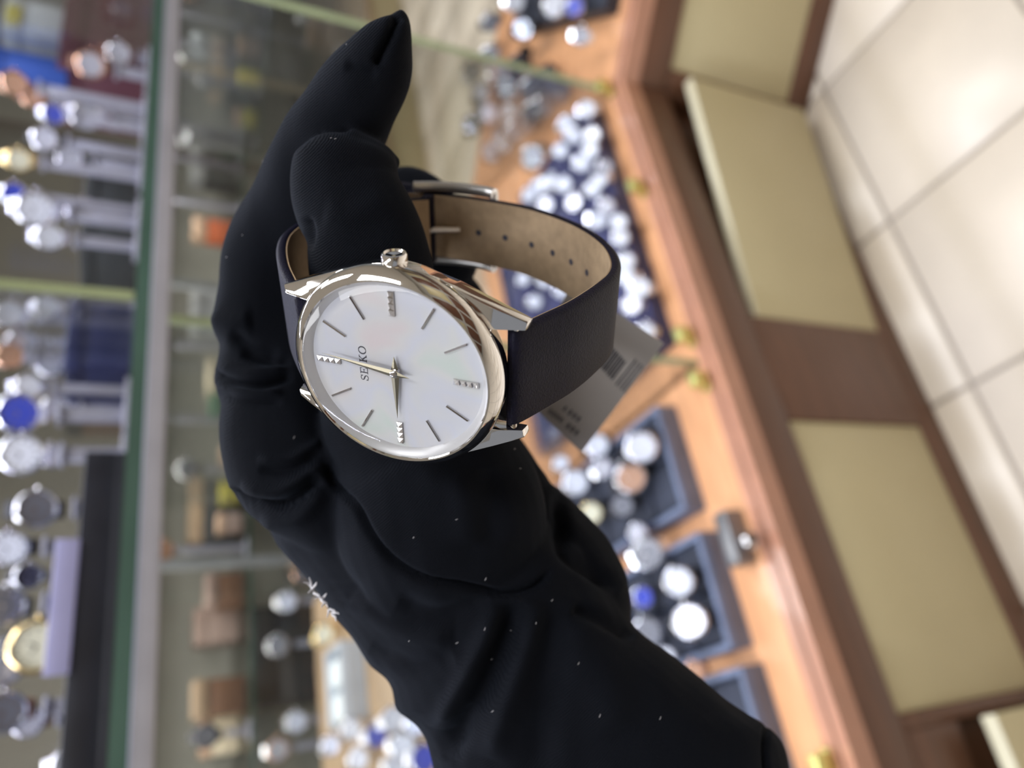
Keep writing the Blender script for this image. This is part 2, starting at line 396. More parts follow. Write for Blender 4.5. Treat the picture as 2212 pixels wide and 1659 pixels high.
# hour markers
def studs():
    parts = []
    hw, L0, n_ = 0.52, 10.05, 4; L = 1.08
    parts.append(boxdata(-hw, hw, L0, L0 + n_ * L, 0.0, 0.28))
    for k in range(n_):
        y0 = L0 + k * L; y1 = y0 + L
        parts.append(([(-hw, y0, 0.28), (hw, y0, 0.28), (hw, y1, 0.28), (-hw, y1, 0.28), (0, (y0 + y1) / 2, 0.78)],
                      [(0, 1, 4), (1, 2, 4), (2, 3, 4), (3, 0, 4)]))
    return multi(parts)
def baton():
    hw, a, b_ = 0.19, 10.0, 14.4
    V = [(-hw, a, 0), (hw, a, 0), (hw, b_, 0), (-hw, b_, 0), (-hw, a, 0.24), (hw, a, 0.24), (hw, b_, 0.24), (-hw, b_, 0.24), (0, a + .15, 0.36), (0, b_ - .15, 0.36)]
    F = [(0, 1, 5, 4), (1, 2, 6, 5), (2, 3, 7, 6), (3, 0, 4, 7), (4, 5, 8), (5, 6, 9, 8), (6, 7, 9), (7, 4, 8, 9)]
    return V, F
sm = new_mesh('hour_marker', mmv(studs()[0]), studs()[1], M['index'])
bm_ = new_mesh('hour_marker', mmv(baton()[0]), baton()[1], M['index'])
for h in range(12):
    link('hour_marker', sm if h % 3 == 0 else bm_, dl, Matrix.Rotation(-h * math.pi / 6, 4, 'Z'))
# hands
def dauphine(L, tail, hw, z, rz=0.16):
    V = [(0, L, z), (hw, 0, z), (0, -tail, z), (-hw, 0, z), (0, 0, z + rz + 0.06), (0, L * .99, z + rz * .3), (0, -tail * .97, z + rz * .3)]
    F = [(1, 0, 5, 4), (0, 3, 4, 5), (3, 2, 6, 4), (2, 1, 4, 6), (0, 1, 2, 3)]
    return V, F
def clock(a): return Matrix.Rotation(-math.radians(a), 4, 'Z')
link('hour_hand', new_mesh('hour_hand', mmv(dauphine(9.0, 3.1, 0.80, 0.62)[0]), dauphine(9, 3.1, .8, .62)[1], M['hands']), watch, clock(270.6))
link('minute_hand', new_mesh('minute_hand', mmv(dauphine(13.0, 2.8, 0.66, 1.02)[0]), dauphine(13, 2.8, .66, 1.02)[1], M['hands']), watch, clock(7.3))
wpart('pinion', *lathe([(0.85, 0.0), (0.85, 0.92), (0.62, 1.0), (0.62, 1.28), (0.4, 1.36), (0.01, 1.38)], 28, False, True), M['index'])
# maker's lettering
def stroke(pts, w):
    P = np.array(pts, float); V, F = [], []
    for i, p in enumerate(P):
        t = P[min(i + 1, len(P) - 1)] - P[max(i - 1, 0)]; t /= np.linalg.norm(t); nn = np.array([-t[1], t[0]])
        ww = w[i] if hasattr(w, '__len__') else w
        V += [tuple(p + nn * ww / 2), tuple(p - nn * ww / 2)]
    for i in range(len(P) - 1): F.append((2 * i, 2 * i + 1, 2 * i + 3, 2 * i + 2))
    return V, F
th, tk = 0.085, 0.17
def L_S():
    c = catmull([(0.88, 0.74), (0.74, 0.93), (0.45, 0.97), (0.17, 0.84), (0.2, 0.63), (0.5, 0.51), (0.82, 0.38), (0.86, 0.16), (0.58, 0.03), (0.28, 0.06), (0.12, 0.26)], 6)
    w = [th + (tk - th) * math.exp(-((i / len(c) - .5) / .2) ** 2) for i in range(len(c))]
    return [stroke(c, w), stroke([(0.9, 0.70), (0.9, 1.0)], th), stroke([(0.1, 0.0), (0.1, 0.3)], th)]
def L_E(): return [stroke([(0.22, 0), (0.22, 1)], tk), stroke([(0, 0.04), (0.95, 0.04)], th), stroke([(0, 0.96), (0.92, 0.96)], th), stroke([(0.22, 0.51), (0.68, 0.51)], th),
                   stroke([(0.93, 0), (0.93, 0.28)], th), stroke([(0.9, 1), (0.9, 0.74)], th), stroke([(0.68, 0.38), (0.68, 0.64)], th)]
def L_I(): return [stroke([(0.5, 0), (0.5, 1)], tk * 2), stroke([(0.05, 0.04), (0.95, 0.04)], th), stroke([(0.05, 0.96), (0.95, 0.96)], th)]
def L_K(): return [stroke([(0.2, 0), (0.2, 1)], tk), stroke([(0, 0.04), (0.42, 0.04)], th), stroke([(0, 0.96), (0.42, 0.96)], th), stroke([(0.2, 0.4), (0.82, 0.97)], th), stroke([(0.4, 0.55), (0.86, 0.03)], tk),
                   stroke([(0.62, 0.96), (1.0, 0.96)], th), stroke([(0.66, 0.04), (1.04, 0.04)], th)]
def L_O():
    a = np.linspace(0, 2 * math.pi, 41)
    return [stroke([(0.5 + 0.45 * math.cos(t), 0.5 + 0.47 * math.sin(t)) for t in a], [th + (tk - th) * abs(math.cos(t)) for t in a])]
x = -2.95; lp = []
for g, w_ in ((L_S, 1.10), (L_E, 1.22), (L_I, 0.58), (L_K, 1.32), (L_O, 1.42)):
    for V, F in g(): lp.append(([(x + p[0] * w_, 5.22 + p[1] * 1.38, 0.02) for p in V], F))
    x += w_ + 0.22
V, F = multi(lp); wpart('maker_lettering', V, F, M['ink'], dl)
# crown
cv, cf = [], []
seg = 48; prof = [(1.5, 16.9), (1.5, 17.9), (1.95, 18.0), (2.05, 18.2), (2.05, 19.55), (1.85, 19.85), (1.6, 19.9), (1.35, 19.6), (0.01, 19.45)]
for r, z in prof:
    for i in range(seg):
        a = 2 * math.pi * i / seg; rr = r * (1 - (0.035 if (i % 2 and 18.1 < z < 19.7 and r > 2) else 0))
        cv.append((z, rr * math.cos(a), rr * math.sin(a) - 2.0))
for j in range(len(prof) - 1):
    for i in range(seg):
        a = j * seg + i; b_ = j * seg + (i + 1) % seg; cf.append((a, b_, b_ + seg, a + seg))
wpart('crown', cv, cf, M['case'], sharp=30)
# lugs
LUG = [(17.9, -3.0, -1.9), (15.9, -9.6, -1.35), (13.0, -15.8, -1.9), (10.9, -21.2, -3.3), (9.35, -20.9, -3.1), (9.35, -15.6, -1.7), (12.6, -12.0, -1.4),
       (17.9, -3.0, -3.9), (15.5, -9.8, -4.9), (12.6, -16.2, -5.2), (10.6, -21.6, -5.3), (9.35, -21.3, -5.1), (9.35, -14.5, -5.0)]
for sx in (1, -1):
    for sy in (1, -1):
        link('lug', hull('lug', [(p[0] * sx * MM, p[1] * sy * MM, p[2] * MM) for p in LUG], M['case'], 0.22 * MM), watch)
for sy in (1, -1):
    V, F = tube([(-9.6, sy * 19.0, -4.2), (9.6, sy * 19.0, -4.2)], 0.7, 12); wpart('spring_bar', V, F, M['case'])
    V, F = tube([(-9.2, sy * 18.75, -4.6), (9.2, sy * 18.75, -4.6)], 1.1, 16); wpart('strap_roll', V, F, M['navy_leather'])
# strap: two leather pieces following one loop
def ribbon(path, wid, t0, t1, rnd_edge=0.6, seg=6):
    """solid ribbon along path (Y,Z), outer face offset t0, inner face offset t1 along the inward normal"""
    P = np.asarray(path, float); n_ = len(P); V, F = [], []
    k = 4
    for i in range(n_):
        t = P[min(i + 1, n_ - 1)] - P[max(i - 1, 0)]; t /= np.linalg.norm(t)
        nin = np.array([-t[1], t[0]])          # turned to point inside the loop by the caller's direction
        w = wid[i] / 2
        ring = [(-w + rnd_edge, t0), (-w, t0 + (t1 - t0) * .35), (-w, t0 + (t1 - t0) * .8), (-w + .15, t1), (w - .15, t1), (w, t0 + (t1 - t0) * .8), (w, t0 + (t1 - t0) * .35), (w - rnd_edge, t0)]
        for xx, off in ring:
            q = P[i] + nin * off; V.append((xx, q[0], q[1]))
        k = len(ring)
    for i in range(n_ - 1):
        for j in range(k):
            a = i * k + j; b_ = i * k + (j + 1) % k; F.append((a, b_, b_ + k, a + k))
    F.append(tuple(reversed(range(k)))); F.append(tuple(range((n_ - 1) * k, n_ * k)))
    return V, F
six = catmull([(-18.2, -3.55), (-19.2, -3.25), (-20.6, -4.8), (-23.5, -10.4), (-26.5, -16.7), (-29.0, -24.5), (-30.4, -32.0), (-29.4, -39.2), (-25.9, -47.3), (-19.9, -54.8), (-12.6, -60.6), (-4.0, -65.0), (5.0, -67.0), (16, -68.0), (25.0, -67.4), (31.0, -64.5)], 7)
twl = catmull([(18.2, -3.4), (19.2, -3.0), (20.5, -4.2), (25.3, -9.4), (30.2, -15.4), (35.2, -23.2), (38.2, -30.5), (38.6, -38.0), (36.0, -46.5), (32.0, -53.0), (27.0, -58.6), (20.2, -63.2)], 7)
ws = np.interp(np.linspace(0, 1, len(six)), [0, .3, .75, 1], [18.4, 18.0, 16.2, 15.6])
wt = np.interp(np.linspace(0, 1, len(twl)), [0, .3, 1], [18.4, 18.0, 16.2])
# inward normal: (-tz, ty) rotates +90deg; the six o'clock path runs with the inside on its left
s6 = wpart('strap', *ribbon(six, ws, 0.0, 1.75), M['navy_leather'], sharp=50)
wpart('lining', *ribbon(six[8:], ws[8:] - 0.5, 1.75, 2.15, 0.1), M['tan_leather'], s6, sharp=50)
s12 = wpart('strap', *ribbon(twl, wt, 0.0, -1.75), M['navy_leather'], sharp=50)
wpart('lining', *ribbon(twl[8:], wt[8:] - 0.5, -1.75, -2.15, 0.1), M['tan_leather'], s12, sharp=50)
for y, z in ((8.5, -65.6), (1.1, -64.0), (-5.7, -62.2), (-12.0, -58.9), (-17.4, -54.4), (-21.3, -49.8)):
    k = int(np.argmin(np.hypot(six[:, 0] - y, six[:, 1] - z + 1.5)))
    t = six[k + 1] - six[k - 1]; t /= np.linalg.norm(t); nin = np.array([-t[1], t[0]]); q = six[k] + nin * 2.1
    V, F = lathe([(0.72, 0.0), (0.72, 0.09), (0.62, 0.1)], 20, True, True)
    zz = Vector((0, nin[0], nin[1])); yy = Vector((0, t[0], t[1])); xx = yy.cross(zz)
    hm = basis((0, q[0] * MM, q[1] * MM), xx, yy, zz)
    link('punch_hole', new_mesh('punch_hole', mmv(V), F, M['ink'], sharp=40), s6, hm)
# folded strap end round the buckle bar, buckle frame and pin
bk = link('buckle', None, watch)
bk.empty_display_size = 0.005
bp_ = catmull([(24.6, 0, -67.2), (20, 0, -69.0), (14, 0, -69.9), (8, 0, -69.6), (5.0, 0, -68.6)], 5)
bars = []
for sx in (1, -1):
    V, F = tube([(sx * 9.1, p[0], p[2] + 1.4) for p in bp_], 1.3, 12); bars.append((V, F))
V, F = tube([(-9.3, 5.2, -67.6), (9.3, 5.2, -67.6)], 0.95, 10); bars.append((V, F))
V, F = tube([(-9.3, 23.9, -66.2), (9.3, 23.9, -66.2)], 0.7, 10); bars.append((V, F))
M['buckle'] = metal('buckle_steel', (0.93, 0.92, 0.93), 0.36)
wpart('buckle_frame', *multi(bars), M['buckle'], bk)
V, F = tube([(0, 21.6, -62.6), (0, 19.6, -62.9), (0, 17.6, -64.0), (0, 14.2, -65.3), (0, 13.2, -65.8)], [0.9, 0.85, 0.75, 0.7, 0.6], 10); wpart('pin', V, F, M['buckle'], bk)
V, F = boxdata(-8.2, 8.2, 19.0, 21.4, -64.6, -62.4); wpart('strap_fold', V, F, M['navy_leather'], bk)
V, F = boxdata(-8.6, 8.6, 26.2, 30.0, -70.0, -68.6); wpart('keeper_loop', V, F, M['navy_leather'], s12)

# ================================================================== THE GLOVED HAND
# glove fabric: black knit with a faint blue cast
gm = bpy.data.materials.new('black_glove_knit'); gm.use_nodes = True
nt = gm.node_tree; b = nt.nodes['Principled BSDF']
tc = nt.nodes.new('ShaderNodeTexCoord')
nz = nt.nodes.new('ShaderNodeTexNoise'); nz.inputs['Scale'].default_value = 60; nz.inputs['Detail'].default_value = 6
nt.links.new(tc.outputs['Object'], nz.inputs['Vector'])
cr_ = nt.nodes.new('ShaderNodeValToRGB'); cr_.color_ramp.elements[0].color = (0.0030, 0.0037, 0.0060, 1); cr_.color_ramp.elements[1].color = (0.0066, 0.0080, 0.0125, 1)
nt.links.new(nz.outputs['Fac'], cr_.inputs[0]); nt.links.new(cr_.outputs[0], b.inputs['Base Color'])
b.inputs['Roughness'].default_value = 0.85; b.inputs['Specular IOR Level'].default_value = 0.07
b.inputs['Sheen Weight'].default_value = 0.035; b.inputs['Sheen Roughness'].default_value = 0.45; b.inputs['Sheen Tint'].default_value = (0.55, 0.70, 1.0, 1)
wv = nt.nodes.new('ShaderNodeTexWave'); wv.inputs['Scale'].default_value = 900; wv.inputs['Distortion'].default_value = 2.5; wv.inputs['Detail'].default_value = 2
mpw = nt.nodes.new('ShaderNodeMapping'); mpw.inputs['Rotation'].default_value = (0.3, 0.9, 0.4)
nt.links.new(tc.outputs['Object'], mpw.inputs[0]); nt.links.new(mpw.outputs[0], wv.inputs['Vector'])
nf = nt.nodes.new('ShaderNodeTexNoise'); nf.inputs['Scale'].default_value = 2600; nt.links.new(tc.outputs['Object'], nf.inputs['Vector'])
ad = nt.nodes.new('ShaderNodeMath'); ad.operation = 'ADD'; nt.links.new(wv.outputs['Fac'], ad.inputs[0]); nt.links.new(nf.outputs['Fac'], ad.inputs[1])
bpn = nt.nodes.new('ShaderNodeBump'); bpn.inputs['Strength'].default_value = 0.35; bpn.inputs['Distance'].default_value = 0.00035
nt.links.new(ad.outputs[0], bpn.inputs['Height']); nt.links.new(bpn.outputs[0], b.inputs['Normal'])
M['glove'] = gm
M['lint'] = mat('white_lint', (0.65, 0.64, 0.68), 0.9)

def loft(st, seg=32, sub=6):
    """st: (px, py, depth mm, half width px, thickness half mm); closed body with rounded cross-sections"""
    S = catmull(np.array(st, float), sub)
    V, F = [], []
    C3 = np.array([at(a[0], a[1], a[2]) for a in S])
    for i, a in enumerate(S):
        t = C3[min(i + 1, len(S) - 1)] - C3[max(i - 1, 0)]; t /= np.linalg.norm(t)
        view = C3[i] - CAM; view /= np.linalg.norm(view)
        w = np.cross(t, view); w /= np.linalg.norm(w); k = np.cross(w, t)
        hw = max(a[3], 1.0) * a[2] / FPX * MM; hk = max(a[4], 0.2) * MM
        for j in range(seg):
            g = 2 * math.pi * j / seg; cs, sn = math.cos(g), math.sin(g)
            e = 0.86                                  # slightly squared
            V.append(C3[i] + w * hw * math.copysign(abs(cs) ** e, cs) + k * hk * math.copysign(abs(sn) ** e, sn))
    for i in range(len(S) - 1):
        for j in range(seg):
            a = i * seg + j; b_ = i * seg + (j + 1) % seg; F.append((a, b_, b_ + seg, a + seg))
    F.append(tuple(reversed(range(seg)))); F.append(tuple(range((len(S) - 1) * seg, len(S) * seg)))
    return V, F

index = [(868, 20, 150, 6, 1.5), (862, 45, 151, 27, 4.5), (838, 90, 152, 59, 7), (810, 150, 154, 82, 9), (758, 235, 158, 97, 10), (699, 335, 164, 106, 10.5),
         (652, 445, 172, 107, 10.5), (605, 545, 178, 114, 10.5), (592, 640, 181, 114.4, 10.5), (588.4, 700, 182, 120.3, 11), (593.7, 765, 181, 116.5, 10.5), (596.4, 815, 180, 122.3, 11),
         (603.7, 870, 177, 118, 11), (605.3, 950, 173, 122.5, 12), (625, 1015, 171, 122, 13), (694, 1072, 172, 112, 14), (775, 1145, 174, 95, 13)]
thumb = [(752, 300, 152, 36, 3.5), (750, 318, 152, 78, 6.5), (748, 350, 152, 108, 9.0), (742, 400, 152, 114, 10), (756, 440, 152, 118, 10.5), (778, 480, 152, 121, 10.5), (797, 540, 153, 130, 11),
         (806, 610, 154, 133, 11.5), (815, 700, 157, 135, 12), (828, 800, 162, 140, 12), (850, 880, 167, 160, 13), (892, 960, 169, 188, 15.5), (925, 1030, 169, 216, 18), (952, 1110, 170, 226, 20),
         (975, 1190, 172, 205, 19), (1000, 1280, 176, 150, 16)]
tipcorner = [(760, 345, 153, 70, 7), (815, 345, 154, 42, 6), (848, 350, 155, 17, 3), (862, 352, 155, 5, 1)]
middle = [(690, 1000, 200, 120, 12), (700, 850, 205, 105, 11), (740, 680, 208, 100, 10.5), (800, 540, 210, 98, 10), (862, 455, 210, 92, 9.5), (915, 470, 207, 84, 9), (950, 540, 203, 80, 8.5), (955, 590, 200, 70, 7), (956, 625, 199, 30, 3)]
ring = [(850, 1000, 205, 120, 12), (845, 860, 211, 105, 11), (880, 720, 214, 98, 10), (930, 650, 212, 92, 9.5), (975, 668, 208, 80, 9), (990, 720, 204, 70, 8), (990, 770, 202, 40, 4)]
little = [(1010, 1080, 205, 120, 13), (1000, 960, 208, 100, 11), (1010, 880, 208, 92, 10), (1035, 860, 206, 70, 9), (1050, 900, 203, 60, 8)]
heel = [(1030, 915, 196, 50, 7), (1061.1, 977, 195, 72, 10), (1081.7, 1052, 194, 100, 13), (1105.5, 1114, 192, 110, 15), (1161.9, 1177, 189, 120, 17), (1222, 1252, 187, 124, 18), (1255, 1300, 185, 112, 18), (1264, 1340, 184, 92, 17), (1240, 1430, 184, 80, 16)]
PL = [(985, 560), (1060, 555), (1090, 565), (1120, 583), (1150, 592), (1180, 605), (1220, 641), (1245, 662), (1270, 682), (1300, 705), (1340, 737), (1390, 772), (1440, 806), (1465, 838), (1485, 852), (1510, 857), (1535, 862), (1555, 893), (1575, 912), (1600, 926), (1630, 934), (1660, 942), (1720, 960), (1900, 1015), (2150, 1090)]
PR = [(985, 1030), (1060, 1120), (1120, 1190), (1180, 1255), (1240, 1300), (1300, 1330), (1340, 1352), (1370, 1384), (1400, 1422), (1430, 1461), (1460, 1500), (1500, 1552), (1540, 1604), (1565, 1648), (1580, 1668), (1600, 1685), (1625, 1694), (1660, 1700), (1720, 1706), (1900, 1760), (2150, 1830)]
def row_loft(ys, seg=40):
    V, F = [], []
    for y in ys:
        l = np.interp(y, [a[0] for a in PL], [a[1] for a in PL]); r = np.interp(y, [a[0] for a in PR], [a[1] for a in PR])
        d_ = np.interp(y, [985, 1200, 1400, 1650, 2150], [190, 185, 181, 174, 168]); hk = np.interp(y, [985, 1020, 1100, 1180, 1300, 1400, 1650, 2150], [5, 14, 23, 28, 29, 27, 25, 28]) * MM
        c = at((l + r) / 2, y, d_); hw = (r - l) / 2 * d_ / FPX * MM; k = (c - CAM) / np.linalg.norm(c - CAM)
        for j in range(seg):
            g = 2 * math.pi * j / seg; cs, sn = math.cos(g), math.sin(g)
            V.append(c + _xr * hw * math.copysign(abs(cs) ** .85, cs) + k * hk * math.copysign(abs(sn) ** .85, sn))
    n_ = len(V) // seg
    for i in range(n_ - 1):
        for j in range(seg):
            a = i * seg + j; b_ = i * seg + (j + 1) % seg; F.append((a, b_, b_ + seg, a + seg))
    F.append(tuple(reversed(range(seg)))); F.append(tuple(range((n_ - 1) * seg, n_ * seg)))
    return V, F
parts = [loft(s) for s in (index, thumb, tipcorner, middle, ring, little, heel)] + [row_loft(list(range(985, 1700, 12)) + [1760, 1850, 2000, 2150])]
V, F = multi(parts)
HB = at(1300, 1640, 175)                      # root where the wrist leaves the picture
tmp = bpy.data.objects.new('tmp_hand', new_mesh('tmp_hand', [p - HB for p in V], F, None)); COL.objects.link(tmp)
bmh = bmesh.new(); bmh.from_mesh(tmp.data); bmesh.ops.recalc_face_normals(bmh, faces=bmh.faces[:]); bmh.to_mesh(tmp.data); bmh.free()
rm = tmp.modifiers.new('r', 'REMESH'); rm.mode = 'VOXEL'; rm.voxel_size = 0.00065; rm.use_smooth_shade = True
smo = tmp.modifiers.new('s', 'SMOOTH'); smo.factor = 0.5; smo.iterations = 7
dg = bpy.context.evaluated_depsgraph_get()
hme = bpy.data.meshes.new_from_object(tmp.evaluated_get(dg))
bpy.data.objects.remove(tmp, do_unlink=True)
hme.name = 'hand'
# ---- folds and seams pressed into the fabric
nv = len(hme.vertices)
co = np.empty(nv * 3); hme.vertices.foreach_get('co', co); co = co.reshape(-1, 3)
no = np.empty(nv * 3); hme.vertices.foreach_get('normal', no); no = no.reshape(-1, 3)
wpos = co + HB
px = topx(wpos)
dep = (wpos - CAM) @ RC[:, 2]
vdir = (wpos - CAM) / np.linalg.norm(wpos - CAM, axis=1)[:, None]
facing = np.clip(-(no * vdir).sum(1) * 2.2 + 0.35, 0, 1)
disp = np.zeros(nv)
def seg_dist(P, line):
    L = catmull(np.array(line, float), 5) if len(line) > 2 else np.array(line, float)
    best = np.full(len(P), 1e9); side = np.zeros(len(P)); tt = np.zeros(len(P))
    for i in range(len(L) - 1):
        a, b2 = L[i], L[i + 1]; ab = b2 - a; l2 = (ab ** 2).sum() + 1e-9
        t = np.clip(((P - a) @ ab) / l2, 0, 1); q = P - (a + t[:, None] * ab); d_ = np.hypot(q[:, 0], q[:, 1])
        mk = d_ < best; best[mk] = d_[mk]; tt[mk] = ((i + t) / (len(L) - 1))[mk]
        side[mk] = np.sign(ab[0] * q[:, 1] - ab[1] * q[:, 0])[mk]
    return best, side, tt
def fold(line, amp, width, dmax=400, dmin=0, ends=0.15, one_side=0):
    global disp
    d_, s_, t_ = seg_dist(px, line)
    g = np.exp(-(d_ / width) ** 2)
    if ends > 0: g = g * np.clip(np.minimum(t_, 1 - t_) / ends, 0, 1) ** .7
    if one_side: g = np.where(s_ * one_side > 0, g, np.exp(-(d_ / (width * .3)) ** 2) * (g > 0))
    disp += 1.35 * amp * g * facing * ((dep < dmax) & (dep > dmin))
# thumb gusset seam
fold([(706, 1000), (722, 1045), (765, 1090), (803, 1155), (850, 1212), (920, 1250), (1000, 1266), (1085, 1280), (1150, 1266), (1190, 1232)], -1.5, 6.5, ends=0.05)
fold([(690, 1030), (735, 1100), (780, 1170), (835, 1235), (915, 1275), (1000, 1290)], 0.15, 22)
# finger root crease and index wrinkles
fold([(492, 1062), (530, 1088), (590, 1095), (640, 1072), (690, 1030)], -2.4, 13, ends=0.08)
fold([(520, 1050), (590, 1062), (650, 1040), (700, 1000)], 1.0, 15)
fold([(560, 1130), (640, 1120), (700, 1060)], 0.9, 18)
fold([(560, 1015), (630, 1012), (690, 975)], -0.9, 11)
fold([(555, 995), (630, 992), (700, 950)], 0.7, 12)
fold([(462, 808), (500, 822), (560, 828), (630, 812)], -1.7, 10, ends=0.06)
fold([(470, 795), (540, 805), (620, 795)], 0.8, 12)
fold([(468, 838), (540, 850), (610, 850)], 0.9, 10)
fold([(475, 850), (540, 862), (610, 868)], -0.8, 9)
fold([(500, 720), (545, 755), (600, 770)], -1.3, 14)
fold([(520, 762), (570, 778), (630, 782)], -1.0, 9)
fold([(460, 690), (500, 695), (545, 690)], 0.9, 22)
# index tip tuck
fold([(860, 30), (846, 70), (826, 110), (812, 138)], -1.7, 9, ends=0.05)
fold([(745, 140), (780, 150), (815, 160)], -0.7, 12)
# thumb tip folds
fold([(660, 470), (668, 500), (662, 540)], -0.8, 10)
fold([(700, 460), (760, 470), (840, 420)], 0.5, 30)
# sleeve drapes
fold([(1120, 1300), (1085, 1390), (1050, 1470), (1000, 1560), (955, 1640)], -2.6, 26)
fold([(1075, 1310), (1040, 1400), (990, 1500), (950, 1580)], 1.6, 24)
fold([(1165, 1300), (1130, 1420), (1090, 1540), (1060, 1640)], 1.5, 28)
fold([(1200, 1290), (1190, 1420), (1170, 1560), (1150, 1680)], -1.2, 36)
fold([(1240, 1330), (1290, 1450), (1340, 1580)], 1.2, 55)
fold([(860, 1300), (950, 1330), (1060, 1300)], -0.9, 24)
fold([(760, 1290), (880, 1360), (980, 1370)], 0.9, 30)
fold([(800, 1400), (900, 1440), (980, 1420)], -0.8, 22)
fold([(1205, 1060), (1212, 1130), (1225, 1190), (1285, 1235), (1340, 1270)], -2.0, 16)
fold([(1240, 1310), (1300, 1340), (1375, 1375)], -1.6, 16)
fold([(1060, 1010), (1065, 1100), (1060, 1180)], -0.8, 30)
fold([(990, 1010), (1000, 1100), (1010, 1180)], 0.6, 30)
fold([(1655, 1570), (1655, 1620), (1658, 1680)], -1.0, 6, ends=0)
# scalloped outer edge of the cuff (bumps show in the outline)
def bump_at(x, y, amp, r):
    global disp
    d_ = np.hypot(px[:, 0] - x, px[:, 1] - y); disp += amp * np.exp(-(d_ / r) ** 2)
for x, y, a_, r_ in ((455, 690, 0.4, 20), (466, 745, -0.6, 20), (463, 815, 0.6, 18)):
    bump_at(x, y, a_, r_)
# light random rumple
ph = wpos * 1000
rum = 0.16 * np.sin(ph[:, 0] / 3.1 + 1.3 * np.sin(ph[:, 2] / 4.7)) * np.sin(ph[:, 1] / 3.9 + 1.1 * np.sin(ph[:, 0] / 5.3)) + 0.10 * np.sin(ph[:, 2] / 1.9 + np.sin(ph[:, 1] / 2.3))
co2 = co + no * ((disp + rum) * MM)[:, None]
hme.vertices.foreach_set('co', co2.ravel()); hme.update()
hme.materials.clear(); hme.materials.append(M['glove'])
hme.polygons.foreach_set('use_smooth', [True] * len(hme.polygons))
person = thing('person', 'person holding up the watch, hand in a black stretch glove with thumb through the strap', 'person', Matrix.Translation(HB))
link('gloved_hand', hme, person)
# lint specks on the fabric and the frayed white tuft at the glove edge
hp = topx(co2 + HB); hd = dep
def near_front(x, y):
    k = np.where((np.abs(hp[:, 0] - x) < 7) & (np.abs(hp[:, 1] - y) < 7))[0]
    if not len(k): return None
    k = k[np.argmin(hd[k])]; return co2[k], no[k]
lv = []
spots = [(455, 512), (520, 510), (562, 344), (727, 80), (744, 92), (750, 75), (716, 294), (723, 294), (471, 526), (484, 561), (1050, 1255), (1330, 1165), (1160, 1345), (1110, 1360), (1055, 1420), (1250, 1430), (1300, 1540), (880, 1390), (1130, 1010), (1117, 965), (1190, 1290), (1430, 1545), (1060, 1540), (890, 1160), (990, 1120), (985, 1395), (1045, 1360), (745, 1375), (640, 940)]
for x, y in spots:
    r = near_front(x, y)
    if r is None: continue
    p, n3 = r; t = np.cross(n3, np.array([rnd.random(), rnd.random(), rnd.random()])); t /= np.linalg.norm(t)
    l = rnd.uniform(0.12, 0.35) * MM; s0 = p + n3 * 0.08 * MM
    lv.append(tube([s0 - t * l, s0 + n3 * 0.05 * MM, s0 + t * l], 0.045 * MM, 5))
li = link('lint', new_mesh('lint', *multi(lv), M['lint']), person); li['kind'] = 'stuff'
tv = []
for (x, y, ex, ey) in [(682, 1258, -14, -6), (684, 1262, -4, -20), (690, 1268, -12, 6), (686, 1266, 10, -14), (700, 1284, -8, 4), (705, 1290, 12, -14), (712, 1296, -6, 10), (724, 1310, 14, 10), (728, 1318, 16, 2), (730, 1322, 8, 14), (722, 1312, -4, 16), (690, 1275, 14, 12), (698, 1282, 12, 14), (708, 1292, 12, 14)]:
    a = at(x - 12, y + 6, 163) - HB; b2 = at(x + ex - 12, y + ey + 6, 161) - HB; c = at(x + ex * .6 - 10, y + ey * .5 + 4, 162) - HB
    tv.append(tube([a, c, b2], [0.30 * MM, 0.22 * MM, 0.10 * MM], 6))
link('frayed_thread', new_mesh('frayed_thread', *multi(tv), M['lint']), person)['label'] = 'white frayed thread tuft on the glove edge'

# ================================================================== WATCHES AND TRAYS ON SHOW
D = {}
D['white'] = mat('dial_white', (0.80, 0.83, 0.92), 0.25, vary=0.03, coat=0.6)
D['silver'] = mat('dial_silver', (0.62, 0.63, 0.72), 0.25, metal=0.3, vary=0.05, coat=0.5)
D['blue'] = mat('dial_blue', (0.06, 0.09, 0.55), 0.25, vary=0.1, coat=0.6)
D['black'] = mat('dial_black', (0.02, 0.02, 0.03), 0.2, vary=0.1, coat=0.7)
D['grey'] = mat('dial_grey', (0.20, 0.21, 0.25), 0.25, vary=0.1, coat=0.6)
D['cream'] = mat('dial_cream', (0.80, 0.78, 0.60), 0.25, vary=0.03, coat=0.5)
D['rose'] = mat('dial_rose', (0.50, 0.28, 0.18), 0.25, vary=0.05, coat=0.5)
K = {}
K['steel'] = mat('watch_steel', (0.82, 0.83, 0.88), 0.16, metal=1, vary=0.03)
K['gold'] = mat('watch_gold', (0.85, 0.66, 0.32), 0.18, metal=1, vary=0.03)
K['rose'] = mat('watch_rose', (0.80, 0.50, 0.36), 0.18, metal=1, vary=0.03)
K['dark'] = mat('watch_gunmetal', (0.10, 0.10, 0.12), 0.25, metal=0.8, vary=0.05)
L_ = {}
L_['black'] = mat('strap_black', (0.015, 0.015, 0.02), 0.5, vary=0.2, vscale=200)
L_['brown'] = mat('strap_brown', (0.16, 0.06, 0.025), 0.5, vary=0.2, vscale=200)
L_['navy'] = mat('strap_navy', (0.02, 0.025, 0.09), 0.5, vary=0.2, vscale=200)
L_['steel'] = K['steel']; L_['gold'] = K['gold']
_cache = {}
def cached(key, fn):
    if key not in _cache: _cache[key] = fn()
    return _cache[key]
def mini_case(mt): return cached(('case', mt), lambda: new_mesh('case', *lathe([(0.02, -0.22), (0.86, -0.22), (0.99, -0.1), (1.0, 0.05), (0.93, 0.16), (0.84, 0.19), (0.80, 0.10)], 36, True), K[mt], sharp=40))
